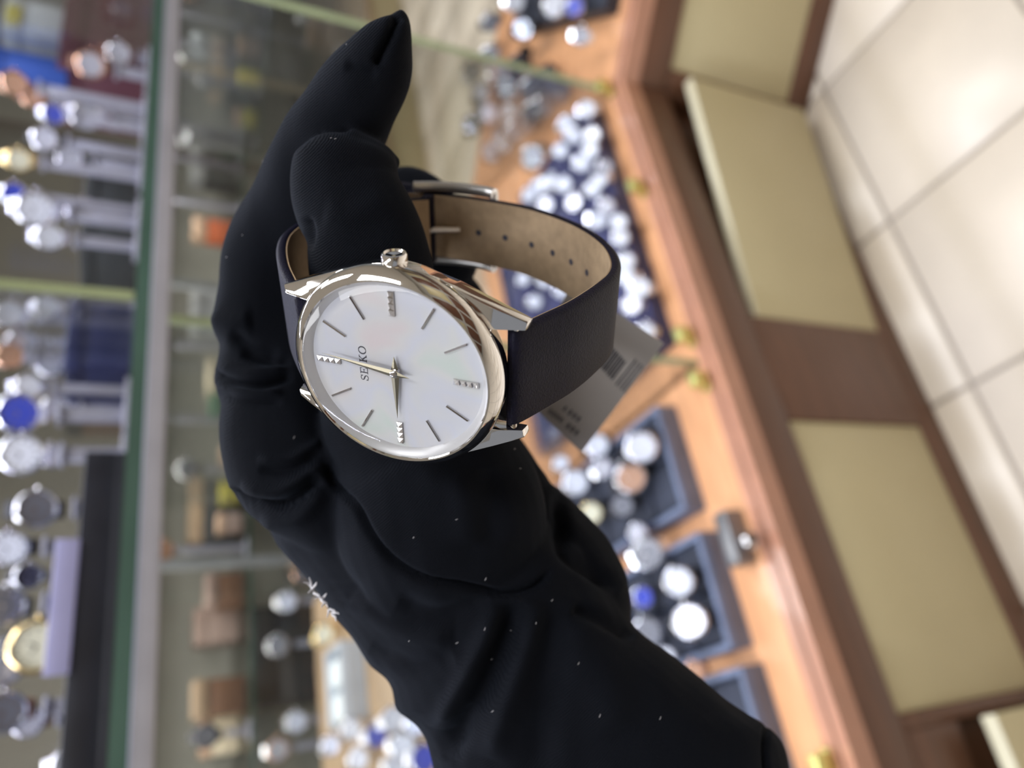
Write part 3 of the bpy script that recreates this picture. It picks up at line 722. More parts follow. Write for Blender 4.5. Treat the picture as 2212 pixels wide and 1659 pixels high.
def mini_dial(mt): return cached(('dial', mt), lambda: new_mesh('dial', *lathe([(0.81, 0.06), (0.80, 0.10)], 36, True, True), D[mt], sharp=40))
def mini_marks(mt):
    def f():
        ps = []
        for h in range(12):
            a = h * math.pi / 6; c, s = math.cos(a), math.sin(a); r0, r1, w = 0.58, 0.74, 0.035
            ps.append(([(r0 * c - w * s, r0 * s + w * c, 0.106), (r0 * c + w * s, r0 * s - w * c, 0.106), (r1 * c + w * s, r1 * s - w * c, 0.106), (r1 * c - w * s, r1 * s + w * c, 0.106)], [(0, 1, 2, 3)]))
        for a, r, w in ((1.1, 0.45, 0.04), (2.6, 0.62, 0.03)):
            c, s = math.cos(a), math.sin(a)
            ps.append(([(-w * s, w * c, 0.115), (w * s, -w * c, 0.115), (r * c, r * s, 0.115)], [(0, 1, 2)]))
        return new_mesh('hands_and_marks', *multi(ps), K['dark'] if mt in ('white', 'cream', 'silver') else K['steel'])
    return cached(('marks', mt), f)
def mini_strap(mt):
    def f():
        P = catmull([(0.88, -0.02), (1.15, -0.18), (1.32, -0.60), (1.22, -1.10), (0.80, -1.42), (0.0, -1.52), (-0.80, -1.42), (-1.22, -1.10), (-1.32, -0.60), (-1.15, -0.18), (-0.88, -0.02)], 3)
        V, F = [], []
        for i, p in enumerate(P):
            t = P[min(i + 1, len(P) - 1)] - P[max(i - 1, 0)]; t /= np.linalg.norm(t); nn = np.array([-t[1], t[0]]) * 0.055
            w = 0.46 - 0.08 * math.sin(math.pi * i / (len(P) - 1))
            if mt in ('steel', 'gold') and i % 2: w *= 0.94
            for sx, k in ((-w, 1), (w, 1), (w, -1), (-w, -1)): V.append((sx, p[0] + k * nn[0], p[1] + k * nn[1]))
        for i in range(len(P) - 1):
            for j in range(4): a = i * 4 + j; b_ = i * 4 + (j + 1) % 4; F.append((a, b_, b_ + 4, a + 4))
        F.append((3, 2, 1, 0)); k = (len(P) - 1) * 4; F.append((k, k + 1, k + 2, k + 3))
        return new_mesh('strap', V, F, L_[mt], sharp=40)
    return cached(('strap', mt), f)
def mini_crown(mt): return cached(('crown', mt), lambda: new_mesh('crown', *tube([(0.98, 0, -0.03), (1.16, 0, -0.03)], 0.11, 10), K[mt], sharp=40))
def mini(P, r, normal, twelve, label, group, case='steel', dial='white', strap='black', marks=True):
    Z = np.asarray(normal, float); Z /= np.linalg.norm(Z)
    Y = np.asarray(twelve, float); Y = Y - Z * (Y @ Z); Y /= np.linalg.norm(Y); X = np.cross(Y, Z)
    t = thing('display_watch', label, 'watch', basis(P, X * r, Y * r, Z * r), group)
    link('case', mini_case(case), t); d_ = link('dial', mini_dial(dial), t)
    if marks: link('hands_and_marks', mini_marks(dial), d_)
    link('strap', mini_strap(strap), t); link('crown', mini_crown(case), t)
    return t
def toward(P, up=0.25, jit=0.12):
    v = CAM - np.asarray(P); v /= np.linalg.norm(v)
    return v + np.array([rnd.uniform(-jit, jit), rnd.uniform(-jit, jit), up + rnd.uniform(-jit, jit)])

def tray(label, group, fr, u0, u1, n0, n1, z, wallm, padm, h=0.028, pads=(3, 2)):
    t = thing('watch_tray', label, 'tray', fr(0, 0, z), group)
    w = 0.008
    link('floor_board', box_mesh('floor_board', u0, u1, n0, n1, 0, 0.006, wallm, 0.001), t)
    link('wall', box_mesh('wall', u0, u1, n0, n0 + w, 0.006, h, wallm, 0.0015), t)
    link('wall', box_mesh('wall', u0, u1, n1 - w, n1, 0.006, h, wallm, 0.0015), t)
    link('wall', box_mesh('wall', u0, u0 + w, n0 + w, n1 - w, 0.006, h, wallm, 0.0015), t)
    link('wall', box_mesh('wall', u1 - w, u1, n0 + w, n1 - w, 0.006, h, wallm, 0.0015), t)
    nu, nn = pads
    du = (u1 - u0 - 2 * w) / nu; dn = (n1 - n0 - 2 * w) / nn
    pm = box_mesh('cushion', -du / 2 + 0.002, du / 2 - 0.002, -dn / 2 + 0.003, dn / 2 - 0.003, 0.006, h - 0.004, padm, 0.006)
    for i in range(nu):
        for j in range(nn):
            link('cushion', pm, t, Matrix.Translation((u0 + w + (i + .5) * du, n0 + w + (j + .5) * dn, 0)))
    return t
# navy tray near the corner, with many small bright watches
tray('navy velvet watch tray full of small silver watches by the counter corner', 'watch trays on the deck', FRAME, -0.445, 0.012, 0.062, 0.44, BZ, M['navytray'], M['navytray'], pads=(5, 4))
bl = [(1267, 236), (1225, 267), (1239, 292), (1279, 292), (1275, 322), (1256, 351), (1211, 325), (1305, 362), (1296, 385), (1281, 408), (1218, 398), (1190, 393), (1143, 421), (1165, 402), (1179, 441), (1239, 437), (1309, 446), (1291, 474), (1337, 481), (1340, 514), (1351, 566), (1354, 598), (1382, 622), (1365, 659), (1394, 716), (1130, 603), (1179, 603), (1155, 652), (1214, 626)]
bl.sort(key=lambda p: p[1])
for i, (x, y) in enumerate(bl):
    P = onz(x, y, BZ + 0.044)
    mini(P, rnd.uniform(0.0125, 0.0155), toward(P, 0.15, 0.2), U * 0.55 + N * 0.8, 'small silver watch in the navy tray, %s counting from the counter corner' % ordw(i), 'small watches in the navy tray',
         dial='white' if rnd.random() < .75 else 'silver', strap=rnd.choice(['steel', 'steel', 'navy']), marks=False)
# slate trays along the deck
def slate(lbl, u0, u1, n0): return tray(lbl, 'watch trays on the deck', FRAME, u0, u1, n0, n0 + 0.31, BZ, M['greytray'], M['blackpad'], pads=(2, 5), h=0.034)
slate('slate grey watch tray on the deck, beside the glass partition', -0.668, -0.522, 0.098)
slate('slate grey watch tray on the deck, in front of the lock plate', -0.838, -0.700, 0.088)
slate('slate grey watch tray on the deck, partly behind the black sleeve', -0.995, -0.858, 0.082)
def dia(px_, P): return max((px_ - 13) * np.linalg.norm(np.asarray(P) - CAM) / FPX * 0.5, 0.012)
tw = [(1290, 962, 66, 'steel', 'white', 'black', 'white-dialled steel watch in the tray by the partition, behind the price tag tip'),
      (1385, 966, 84, 'steel', 'white', 'black', 'bright white-dialled steel watch nearest the rail in the partition tray'),
      (1362, 1032, 84, 'steel', 'rose', 'black', 'steel watch with rose-brown dial in the partition tray'),
      (1302, 1012, 60, 'steel', 'silver', 'steel', 'silver steel watch in the middle of the partition tray'),
      (1243, 1042, 72, 'steel', 'white', 'steel', 'white-dialled steel watch touching the glove edge in the partition tray'),
      (1278, 1108, 62, 'gold', 'cream', 'black', 'cream-dialled watch low in the partition tray beside the glove'),
      (1345, 1092, 66, 'dark', 'grey', 'black', 'dark grey watch low in the partition tray'),
      (1212, 1000, 50, 'steel', 'white', 'steel', 'small bright watch behind the glove at the partition tray'),
      (1398, 1196, 84, 'steel', 'grey', 'steel', 'grey chronograph watch at the top of the lock tray'),
      (1466, 1256, 78, 'steel', 'white', 'black', 'round white-dialled watch in the middle of the lock tray'),
      (1490, 1342, 86, 'steel', 'silver', 'black', 'silver ring-dialled watch low in the lock tray nearest the rail'),
      (1388, 1290, 60, 'steel', 'blue', 'black', 'blue-dialled steel watch in the lock tray beside the glove'),
      (1398, 1366, 76, 'steel', 'grey', 'steel', 'dull grey watch in the lock tray against the sleeve'),
      (1438, 1418, 46, 'steel', 'white', 'steel', 'small steel watch at the low end of the lock tray'),
      (1378, 1150, 56, 'steel', 'silver', 'navy', 'silver-lilac watch between the partition tray and the lock tray'),
      (1500, 1450, 56, 'rose', 'rose', 'brown', 'rose gold watch with brown strap by the sleeve')]
for x, y, s_, c_, d__, st_, lb in tw:
    P = onz(x, y, BZ + 0.062); mini(P, dia(s_, P), toward(P, 0.1, 0.1), N, lb, 'watches in the slate trays', c_, d__, st_)
# grey and black watches standing behind the navy tray
gw = [(1060, 120, 44, 'steel', 'silver', 'steel'), (1040, 200, 44, 'steel', 'grey', 'steel'), (1095, 190, 46, 'steel', 'silver', 'steel'), (1120, 290, 60, 'dark', 'grey', 'black'), (1155, 240, 46, 'dark', 'black', 'black'), (1020, 270, 46, 'steel', 'silver', 'black'), (1180, 170, 44, 'dark', 'grey', 'steel'), (1190, 255, 44, 'steel', 'grey', 'steel'), (1090, 330, 54, 'dark', 'black', 'black'), (1150, 330, 50, 'dark', 'grey', 'black')]
gw += [(1075, 160, 44, 'dark', 'grey', 'steel'), (1125, 140, 44, 'dark', 'black', 'black'), (1150, 190, 44, 'dark', 'grey', 'black'), (1100, 245, 44, 'dark', 'grey', 'black'), (1055, 245, 44, 'dark', 'silver', 'steel'), (1140, 285, 44, 'dark', 'black', 'black'), (1085, 290, 44, 'dark', 'black', 'black'), (1020, 155, 44, 'steel', 'silver', 'steel'), (1210, 215, 44, 'dark', 'grey', 'black'), (1065, 345, 44, 'dark', 'grey', 'steel')]
gw.sort(key=lambda p: p[1])
for i, (x, y, s_, c_, d__, st_) in enumerate(gw):
    P = onz(x, y, BZ + 0.034); c_ = 'dark' if i % 3 else 'steel'; d__ = ('grey', 'black', 'grey', 'silver')[i % 4]; st_ = 'black' if i % 2 else 'steel'
    k_ = (P - O) @ U + 0.006 - MT * ((P - O) @ N)
    if abs(k_) < 0.042: P = P + U * (math.copysign(0.042, k_) - k_)
    mini(P, 0.022, toward(P, 0.1, 0.35), N, 'grey metal watch behind the navy tray, %s counting from the corner' % ordw(i), 'dark watches at the corner', c_, d__, st_)
# short side tray at the top
tray('black watch tray on the short counter side at the top of the picture', 'watch trays on the deck', FRAME2, 0.10, 0.55, 0.05, 0.40, BZ, M['blacktray'], M['blackpad'], pads=(4, 4))
for i, (x, y, s_, c_, d__, st_, lb) in enumerate([(1112, 4, 54, 'steel', 'white', 'steel', 'bright white watch at the top edge of the picture on the short side tray'), (1198, 12, 60, 'steel', 'white', 'black', 'pale lilac watch on the short side tray, next to the blue one'), (1240, 14, 52, 'steel', 'blue', 'navy', 'deep blue watch on the short side tray at the top edge'),
        (1130, 62, 58, 'dark', 'grey', 'black', 'grey watch low in the short side tray'), (1060, 48, 50, 'steel', 'grey', 'black', 'green-grey watch at the far end of the short side tray'), (1255, 78, 50, 'steel', 'silver', 'steel', 'steel watch lying by the corner end of the short side tray')]):
    P = onz(x, y, BZ + 0.062); mini(P, dia(s_, P), toward(P, 0.1, 0.2), N2, lb, 'watches on the short side tray', c_, d__, st_)

# ------------------------------------------------------------------ upper shelf
def onn(px_, py_, n_):                              # pixel ray met with the plane n = n_ of the long counter
    v = ray(px_, py_); t = ((O - CAM) @ N + n_) / (v @ N); return CAM + v * t
M['acrylic'] = glassmat('acrylic', (0.80, 0.82, 0.85), 1.0, 0.1)
M['standw'] = mat('stand_grey', (0.35, 0.35, 0.42), 0.3, vary=0.1)
def stand(P, r, lb):
    h = P[2] - r * 1.62 - SHZ
    if h < 0.012: return
    t = thing('display_stand', lb, 'stand', basis((P[0], P[1], SHZ), U, N, (0, 0, 1)), 'watch stands on the upper shelf')
    link('base', box_mesh('base', -r * .9, r * .9, -r * .8, r * .8, 0, 0.004, M['standw'], 0.001), t)
    link('post', box_mesh('post', -r * .35, r * .35, -r * .25, r * .25, 0.004, h - 0.004, M['standw'], 0.001), t)
    link('saddle', box_mesh('saddle', -r * .5, r * .5, -r * .5, r * .5, h - 0.004, h, M['standw'], 0.001), t)
uw = [(40, 892, 88, 'steel', 'blue', 'steel', 'white-ringed watch with a bright blue dial on the upper shelf', .10), (45, 982, 88, 'steel', 'white', 'steel', 'white-dialled watch below the blue-dialled one on the upper shelf', .10),
      (78, 1100, 84, 'steel', 'grey', 'black', 'dark chronograph watch on the upper shelf', .12), (18, 1185, 78, 'steel', 'white', 'black', 'bright white watch cut by the picture edge, below the chronograph', .12),
      (80, 1396, 108, 'gold', 'cream', 'black', 'cream-dialled gold watch on the upper shelf', .10), (8, 1310, 84, 'steel', 'grey', 'black', 'steel bezel watch cut by the edge beside the cream gold watch', .10),
      (5, 1440, 80, 'steel', 'silver', 'black', 'steel watch cut by the edge, below the cream gold watch', .14), (8, 1540, 84, 'steel', 'grey', 'brown', 'steel watch with brown strap at the lower left edge', .10), (150, 1652, 74, 'steel', 'white', 'steel', 'bright white watch at the bottom left edge', .10),
      (75, 452, 78, 'steel', 'white', 'steel', 'large white-dialled watch among the sparkling upper shelf watches', .14), (30, 420, 58, 'steel', 'blue', 'steel', 'sky blue watch beside the large white-dialled one', .14), (105, 512, 62, 'steel', 'white', 'steel', 'sparkling steel watch just above the partition edge', .10),
      (40, 345, 56, 'gold', 'cream', 'gold', 'small gold watch on the upper shelf', .14), (115, 246, 52, 'steel', 'blue', 'steel', 'blue-glinting steel watch high on the upper shelf', .16), (185, 250, 66, 'steel', 'silver', 'steel', 'lilac steel bracelet watch on the upper shelf', .18),
      (95, 300, 56, 'steel', 'silver', 'black', 'silver watch under the blue-glinting one', .2), (180, 455, 64, 'steel', 'silver', 'steel', 'lilac steel bracelet watch beside the large white-dialled one', .18), (150, 340, 58, 'steel', 'silver', 'black', 'grey-lilac watch in the middle of the upper shelf group', .22),
      (30, 180, 56, 'rose', 'rose', 'brown', 'rose gold watch near the blue and yellow box', .16), (70, 210, 50, 'rose', 'rose', 'brown', 'copper coloured watch with brown strap at upper left', .2), (195, 140, 62, 'rose', 'silver', 'brown', 'pale round watch against the maroon box', .2), (255, 115, 54, 'steel', 'silver', 'brown', 'pale narrow watch close to the shelf edge by the maroon box', .2),
      (20, 680, 64, 'steel', 'white', 'steel', 'pale watch just below the partition edge at left', .14), (45, 735, 52, 'steel', 'silver', 'steel', 'silver watch below the partition edge, second from it', .16), (100, 665, 50, 'steel', 'white', 'steel', 'slim pale watch against the navy box', .12), (20, 770, 46, 'rose', 'rose', 'steel', 'small copper watch between silver ones below the partition', .12),
      (110, 790, 50, 'steel', 'white', 'steel', 'white watch under the navy box', .14), (120, 880, 60, 'steel', 'silver', 'steel', 'silver watch beside the blue-dialled one', .16), (110, 985, 50, 'steel', 'silver', 'steel', 'silver bracelet watch beside the white-dialled one', .16), (60, 835, 46, 'steel', 'white', 'steel', 'pale watch above the blue-dialled one', .12),
      (60, 1245, 60, 'steel', 'black', 'black', 'black-dialled watch between the chronograph and the cream gold watch', .16), (60, 1560, 54, 'steel', 'silver', 'brown', 'lilac glinting watch low on the upper shelf', .14)]
for x, y, s_, c_, d__, st_, lb, n_ in uw:
    P = onn(x, y, n_); r_ = dia(s_, P)
    if P[2] - r_ * 1.62 < SHZ: r_ = max(0.010, (P[2] - SHZ) / 1.66)
    mini(P, r_, toward(P, 0.0, 0.15), (0, 0, 1), lb, 'watches on the upper shelf', c_, d__, st_)
    stand(P, r_, 'grey stand under the ' + (lb if len(lb.split()) <= 12 else lb.split(',')[0]))
# boxes and the long black tray on the upper shelf
def shelf_box(label, px0, py0, px1, py1, n_, dep_, m_, lidm=None, name='gift_box', cat='box', zb=SHZ):
    a = onn(px1, py1, n_); b_ = onn(px0, py0, n_)
    ua, ub = (a - O) @ U, (b_ - O) @ U; h = max(a[2], b_[2]) - zb
    u0, u1 = min(ua, ub), max(ua, ub)
    t = thing(name, label, cat, FRAME((u0 + u1) / 2, n_, zb)); w = (u1 - u0) / 2
    link('body', box_mesh('body', -w, w, 0, dep_, 0, h * .72, m_, 0.002), t)
    link('lid', box_mesh('lid', -w - .001, w + .001, -.001, dep_ + .001, h * .72, h, lidm or m_, 0.002), t)
    return t
B = {k: mat('box_' + k, c, 0.45, vary=0.08) for k, c in dict(navy=(0.025, 0.032, 0.10), maroon=(0.09, 0.03, 0.045), blue=(0.04, 0.10, 0.42), white=(0.55, 0.60, 0.66), yellow=(0.62, 0.55, 0.06), brown=(0.15, 0.082, 0.05), grey=(0.28, 0.29, 0.30), dark=(0.035, 0.038, 0.04), orange=(0.55, 0.14, 0.06), peach=(0.50, 0.34, 0.24), cream=(0.62, 0.54, 0.40), green=(0.05, 0.16, 0.09), tan=(0.30, 0.22, 0.15), pink=(0.30, 0.22, 0.19)).items()}
shelf_box('navy blue box on the upper shelf below the partition edge', 150, 650, 258, 790, .10, .10, B['navy'])
ZM = onn(150, 100, .28)[2]
shelf_box('dark maroon box on the upper shelf at the top of the picture', 150, -60, 290, 170, .28, .12, B['maroon'], zb=SHZ)
shelf_box('black box on the upper shelf just above the partition', 190, 330, 284, 545, .28, .12, B['dark'])
shelf_box('brown box on the upper shelf under the navy box', 140, 810, 262, 880, .24, .08, B['brown'], B['dark'])
yb = shelf_box('white box with a yellow panel, on the maroon box at top left', 15, -10, 140, 88, .29, .08, B['white'], B['white'], zb=ZM)
shelf_box('bright blue box on the maroon box at the left picture edge', -40, 92, 30, 135, .29, .05, B['blue'], zb=ZM)
hw_ = onn(15, -10, .29)[2] - ZM
link('yellow_panel', box_mesh('yellow_panel', -0.030, 0.012, -0.003, -0.0012, hw_ * .74, hw_ * .97, B['yellow'], 0.0005), yb)
lt = thing('watch_tray', 'long black watch tray along the upper shelf edge, lower left', 'tray', FRAME(0, 0, SHZ), 'upper shelf trays')
link('floor_board', box_mesh('floor_board', -1.02, -0.63, 0.03, 0.26, 0, 0.006, M['blacktray'], 0.001), lt)
link('front_wall', box_mesh('front_wall', -1.02, -0.63, 0.03, 0.038, 0.006, 0.030, M['blacktray'], 0.001), lt)
link('back_wall', box_mesh('back_wall', -1.02, -0.63, 0.252, 0.26, 0.006, 0.030, M['blacktray'], 0.001), lt)
link('cushion', box_mesh('cushion', -1.015, -0.635, 0.04, 0.25, 0.006, 0.026, M['blackpad'], 0.004), lt)
M['lilac'] = mat('lilac_highlight', (0.42, 0.42, 0.70), 0.35, vary=0.06)  # lamp highlight along the tray rim, put in as a lilac colour
tag(link('lit_rim_strip', box_mesh('lit_rim_strip', -0.805, -0.705, 0.0265, 0.0285, SHZ + 0.028, SHZ + 0.044, M['lilac'], 0.0005), None, FRAME()), 'pale lilac strip standing for the lit rim of the long black tray', 'strip')

# ------------------------------------------------------------------ showcase across the aisle
M['dimwall'] = mat('showcase_back', (0.30, 0.30, 0.265), 0.6, vary=0.15, vscale=5)
M['palewood'] = mat('pale_wood', (0.42, 0.29, 0.17), 0.5, vary=0.15, vscale=8, stretch=(1, 1, 6))
ON0, ON1 = 1.52, 1.95
oc = thing('far_showcase', 'dim glass showcase across the aisle with wooden floor and glass shelves', 'showcase', FRAME(0, 0, 0))
link('plinth', box_mesh('plinth', -2.3, 3.2, ON0 + .02, ON1, 0, 0.16, M['cream'], 0.004), oc)
link('floor_board', box_mesh('floor_board', -2.3, 3.2, ON0, ON1, 0.16, 0.19, M['palewood'], 0.003), oc)
link('back_panel', box_mesh('back_panel', -2.3, 3.2, ON1 - 0.02, ON1, 0.19, 1.0, M['dimwall'], 0.002), oc)
link('top_board', box_mesh('top_board', -2.3, 3.2, ON0, ON1, 1.0, 1.03, B['grey'], 0.003), oc)
for z in (0.46, 0.73):
    s_ = link('shelf', box_mesh('shelf', -2.3, 3.2, ON0 + .05, ON1 - .02, z - 0.008, z, M['glass']), oc)
    link('edge', box_mesh('edge', -2.3, 3.2, ON0 + .0485, ON0 + .05, z - 0.008, z, M['glassedge']), s_)
for u_ in (-1.3, -0.28, 0.62, 1.62, 2.6):
    link('post', box_mesh('post', u_ - .012, u_ + .012, ON0, ON0 + .02, 0.19, 1.0, B['cream' if u_ == 1.62 else 'grey'], 0.002), oc)
link('front_glass', box_mesh('front_glass', -2.3, 3.2, ON0 - .006, ON0, 0.19, 1.0, M['glass']), oc)
for u_ in (-1.6, -0.7, 0.2, 1.1, 2.0):  # fill lights added to brighten the far showcase and its boxes
    area('showcase_fill_light', cw(u_, ON0 + 0.10, 0.985), 0.8, 0.04, 3.2, (1.0, 0.95, 0.88), (0, 0, ANG))
    link('lamp_bar', box_mesh('lamp_bar', u_ - .41, u_ + .41, ON0 + .075, ON0 + .125, 0.988, 1.0, M['lampbody'], 0.001), oc)  # housing made up for the added fill light
def far_px(px_, py_, n_):
    P = onn(px_, py_, n_); return (P - O) @ U, P[2]
ZS = (0.19, 0.46, 0.73)
def far_box(label, px_, py_, w, h, dep_, m_, lidm=None, n_=1.66, name='gift_box', cat='box', level=None):
    u_, z_ = far_px(px_, py_, n_)
    zb = max([z for z in ZS if z <= z_ - h * .2] or [ZS[0]]) if level is None else ZS[level]
    t = thing(name, label, cat, FRAME(u_, n_, zb), 'boxes in the far showcase')
    link('body', box_mesh('body', -w / 2, w / 2, 0, dep_, 0, h * .7, m_, 0.003), t)
    link('lid', box_mesh('lid', -w / 2 - .002, w / 2 + .002, -.002, dep_ + .002, h * .7, h, lidm or m_, 0.003), t)
    return t
far_box('orange-red box with a pale lid in the far showcase', 385, 480, 0.075, 0.15, 0.06, B['orange'], B['peach'])
far_box('cream rounded box in the far showcase above the glove', 415, 805, 0.10, 0.10, 0.08, B['cream'])
far_box('peach coloured box in the far showcase beside the glove edge', 560, 1190, 0.09, 0.13, 0.08, B['peach'])
far_box('pale beige box partly behind the index finger', 520, 790, 0.12, 0.13, 0.08, B['tan'], B['cream'])
far_box('small yellow box on the top shelf of the far showcase', 312, 978, 0.05, 0.06, 0.05, B['yellow'], B['peach'])
far_box('small ochre box next to the yellow one in the far showcase', 312, 1062, 0.05, 0.06, 0.05, B['yellow'])
far_box('small pink box in the far showcase below the ochre one', 312, 1130, 0.05, 0.07, 0.05, B['pink'], B['peach'])
far_box('small green box in the far showcase above the yellow one', 320, 870, 0.08, 0.09, 0.06, B['green'])
far_box('big dark grey box in the far showcase left of the sleeve', 520, 1420, 0.27, 0.24, 0.1, B['dark'], B['dark'], n_=1.72)
far_box('brown box in the far showcase at left of the dark box', 345, 1280, 0.09, 0.10, 0.08, B['brown'], B['pink'])
far_box('pinkish box in the far showcase below the brown one', 325, 1360, 0.10, 0.12, 0.08, B['pink'], n_=1.78)
far_box('orange brown box low in the far showcase', 330, 1520, 0.09, 0.13, 0.08, B['brown'], B['tan'])
far_box('wide brown wooden box low in the far showcase', 560, 1520, 0.20, 0.07, 0.08, B['tan'], B['brown'], n_=1.63)
far_box('beige box low in the far showcase at the bottom edge', 300, 1610, 0.10, 0.10, 0.08, B['cream'], B['peach'], n_=1.78)
far_box('grey box in the far showcase near the fingertip', 560, 120, 0.14, 0.15, 0.08, B['grey'])
far_box('dim green-grey box in the far showcase left of the finger', 480, 330, 0.22, 0.16, 0.1, B['dark'], B['grey'])
far_box('pale grey box in the far showcase at top', 420, 90, 0.11, 0.17, 0.08, B['grey'], B['white'])
far_box('dusty blue box in the far showcase beside the fingertip', 700, 60, 0.17, 0.15, 0.1, B['grey'], B['white'])
far_box('dim grey box in the far showcase left of the glove knuckle', 400, 660, 0.20, 0.15, 0.1, B['grey'])
far_box('dark box in the far showcase left of the glove, mid height', 430, 1100, 0.20, 0.14, 0.1, B['dark'], B['tan'], n_=1.78)
fw = [(362, 18, 'rose', 'cream'), (345, 80, 'steel', 'silver'), (352, 145, 'rose', 'white'), (412, 130, 'steel', 'white'), (357, 262, 'steel', 'silver'), (342, 330, 'steel', 'white'), (402, 300, 'steel', 'silver'), (338, 425, 'rose', 'silver'), (340, 742, 'steel', 'white'), (345, 905, 'steel', 'silver'), (350, 1190, 'rose', 'rose'), (405, 1015, 'steel', 'grey'),
      (620, 1300, 'steel', 'silver'), (600, 1395, 'steel', 'grey'), (640, 1560, 'steel', 'silver'), (655, 1240, 'rose', 'grey'), (735, 112, 'steel', 'white'), (652, 300, 'steel', 'white'), (660, 45, 'steel', 'silver'), (905, 290, 'steel', 'white'), (895, 150, 'steel', 'white'), (600, 1620, 'rose', 'silver'), (445, 1590, 'dark', 'grey'), (520, 60, 'dark', 'grey')]
fw.sort(key=lambda p: p[1])
for i, (x, y, c_, d__) in enumerate(fw):
    n_ = 1.585; u_, z_ = far_px(x, y, n_); zb = max([z for z in ZS if z <= z_ - .055] or [0.19]); P = cw(u_, n_, max(z_, zb + .06)); r_ = 0.030
    mini(P, r_, toward(P, 0, .15), (0, 0, 1), 'small watch on a stand in the far showcase, %s from the picture top' % ordw(i), 'watches in the far showcase', c_, d__, 'steel' if i % 2 else 'black', marks=False)
    hh = P[2] - r_ * 1.55 - zb
    if hh > 0.01:
        t = thing('display_stand', 'post stand in the far showcase under the %s watch from the picture top' % ordw(i), 'stand', FRAME(u_, n_, zb), 'stands in the far showcase')
        link('base', box_mesh('base', -.025, .025, -.02, .02, 0, .004, M['standw'], .001), t)
        link('post', box_mesh('post', -.008, .008, -.008, .008, .004, hh, M['standw'], .001), t)
# white open case with two pillows, gold watch and a cluster of bright watches at the bottom
u_, z_ = far_px(775, 1470, 1.30)
pt = thing('side_table', 'low wooden table in the aisle carrying a white watch box', 'table', FRAME(-0.80, 0.98, 0))
link('table_top', box_mesh('table_top', -0.36, 0.36, -0.36, 0.40, 0.57, 0.60, M['palewood'], 0.004), pt)
for sx in (-0.34, 0.31):
    for sy in (-0.34, 0.35): link('leg', box_mesh('leg', sx, sx + .03, sy, sy + .03, 0, 0.57, M['brown'], 0.003), pt)
TZ = 0.60
def on_table(x, y, dz=0.0): return onz(x, y, TZ + dz)
Pw = on_table(775, 1470)
wbx = thing('watch_box', 'open white watch box with pillows on the low table', 'box', basis(Pw, U, N, (0, 0, 1)))
for nm, (a, b_, c, d__, e, g) in dict(base=(-.10, .09, -.07, .09, 0, .012), wall=(-.10, .09, -.07, -.06, .012, .05)).items():
    link(nm, box_mesh(nm, a * .8, b_ * .8, c * .8, d__ * .8, e, g, B['white'], 0.002), wbx)
link('wall', box_mesh('wall', -.08, .072, .064, .072, .012, .05, B['white'], 0.002), wbx)
link('wall', box_mesh('wall', .064, .072, -.048, .064, .012, .05, B['white'], 0.002), wbx)
pil = mat('white_pillow', (0.75, 0.80, 0.80), 0.8, vary=0.03)
for dx in (-.045, .022):
    link('pillow', box_mesh('pillow', dx - .028, dx + .028, -.042, .058, .012, .045, pil, 0.012, 3), wbx)
P = on_table(700, 1370, 0.04); mini(P, 0.024, toward(P, .1, .05), N, 'gold watch with cream dial beside the frayed glove threads', 'watches on the low table', 'gold', 'cream', 'gold')
tb = [(760, 1575, 62, 'white'), (812, 1590, 50, 'blue'), (870, 1610, 62, 'white'), (900, 1560, 60, 'silver'), (715, 1610, 50, 'silver'), (775, 1640, 56, 'white'), (860, 1655, 56, 'white'), (915, 1640, 54, 'blue'), (850, 1555, 60, 'white')]
for i, (x, y, s_, d__) in enumerate(sorted(tb)):
    P = on_table(x, y, 0.036); mini(P, 0.021, toward(P, .1, .15), N, 'bright steel watch on the low table, %s from the left' % ordw(i), 'bright watches on the low table', 'steel', d__, 'steel')

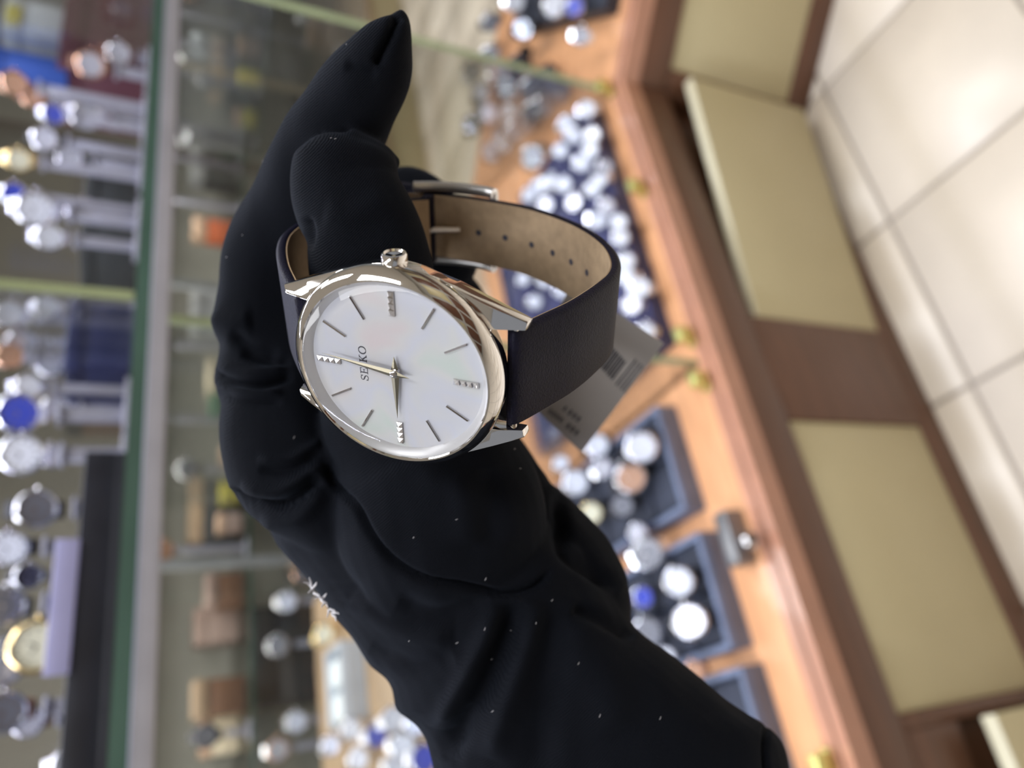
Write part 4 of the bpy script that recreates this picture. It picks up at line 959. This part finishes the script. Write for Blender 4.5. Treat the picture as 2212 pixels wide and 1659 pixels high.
# ================================================================== PRICE TAG BEHIND THE STRAP
tagm = mat('tag_paper', (0.52, 0.49, 0.48), 0.6, vary=0.05, vscale=60)
q = [at(1112, 842, 216), at(1256, 978, 214), at(1434, 742, 200), at(1235, 612, 204)]
TP = sum(q) / 4
TX = (q[2] - q[1]) + (q[3] - q[0]); TX /= np.linalg.norm(TX)
TZ_ = np.cross(TX, (q[1] - q[0])); TZ_ /= np.linalg.norm(TZ_); TY = np.cross(TZ_, TX)
if TZ_ @ (CAM - TP) < 0: TZ_ = -TZ_; TY = -TY
pt_ = thing('price_tag', 'grey paper price tag with a barcode hanging behind the strap', 'price tag', basis(TP, TX, TY, TZ_))
loc2 = [np.array([(p - TP) @ TX, (p - TP) @ TY]) for p in q]
V = [(p[0], p[1], z) for z in (-0.0003, 0.0) for p in loc2]
bmt = bmesh.new(); vv = [bmt.verts.new(p) for p in V]
for f_ in ((3, 2, 1, 0), (4, 5, 6, 7), (0, 1, 5, 4), (1, 2, 6, 5), (2, 3, 7, 6), (3, 0, 4, 7)): bmt.faces.new([vv[i] for i in f_])
bmesh.ops.recalc_face_normals(bmt, faces=bmt.faces[:]); me = bpy.data.meshes.new('card'); bmt.to_mesh(me); bmt.free(); me.materials.append(tagm)
card = link('card', me, pt_)
def tag_pt(x, y):
    v = ray(x, y); t = ((TP - CAM) @ TZ_) / (v @ TZ_); p = CAM + v * t; return np.array([(p - TP) @ TX, (p - TP) @ TY])
def tag_bar(x0, y0, x1, y1, wpx):
    a, b_ = tag_pt(x0, y0), tag_pt(x1, y1); w = wpx * 0.205 / FPX
    V, F = stroke([tuple(a), tuple(b_)], w); return [(p[0], p[1], 0.00012) for p in V], F
bars = []
for k in range(7):
    ox, oy = k * 5.2, k * 4.6
    bars.append(tag_bar(1326 + ox * .8, 752 + oy, 1296 + ox * .8, 792 + oy, (4, 3, 5, 2.5, 4.5, 3, 4)[k]))
for k in range(4):
    ox, oy = k * 6, k * 5
    bars.append(tag_bar(1374 + ox, 776 + oy, 1330 + ox, 832 + oy, (3, 2, 3, 2)[k]))
link('barcode', new_mesh('barcode', *multi(bars), M['ink']), card)
marks = []
for (x, y) in ((1192, 884), (1200, 890), (1208, 896), (1216, 902), (1224, 878)):
    marks.append(tag_bar(x, y, x - 7, y + 9, 5))
for (x, y) in ((1236, 886), (1245, 893), (1254, 900), (1232, 915), (1241, 922), (1250, 929)):
    marks.append(tag_bar(x, y, x - 8, y + 10, 5.5))
link('printed_digits', new_mesh('printed_digits', *multi(marks), M['ink']), card)
sv, sf = tube([wl((-8.5, 2, -71)), wl((-9, -8, -68)), at(1180, 600, 200), at(1240, 622, 203)], 0.0002, 6)
link('string', new_mesh('string', [p - 0 for p in sv], sf, M['lint']), pt_, pt_.matrix_world.inverted())
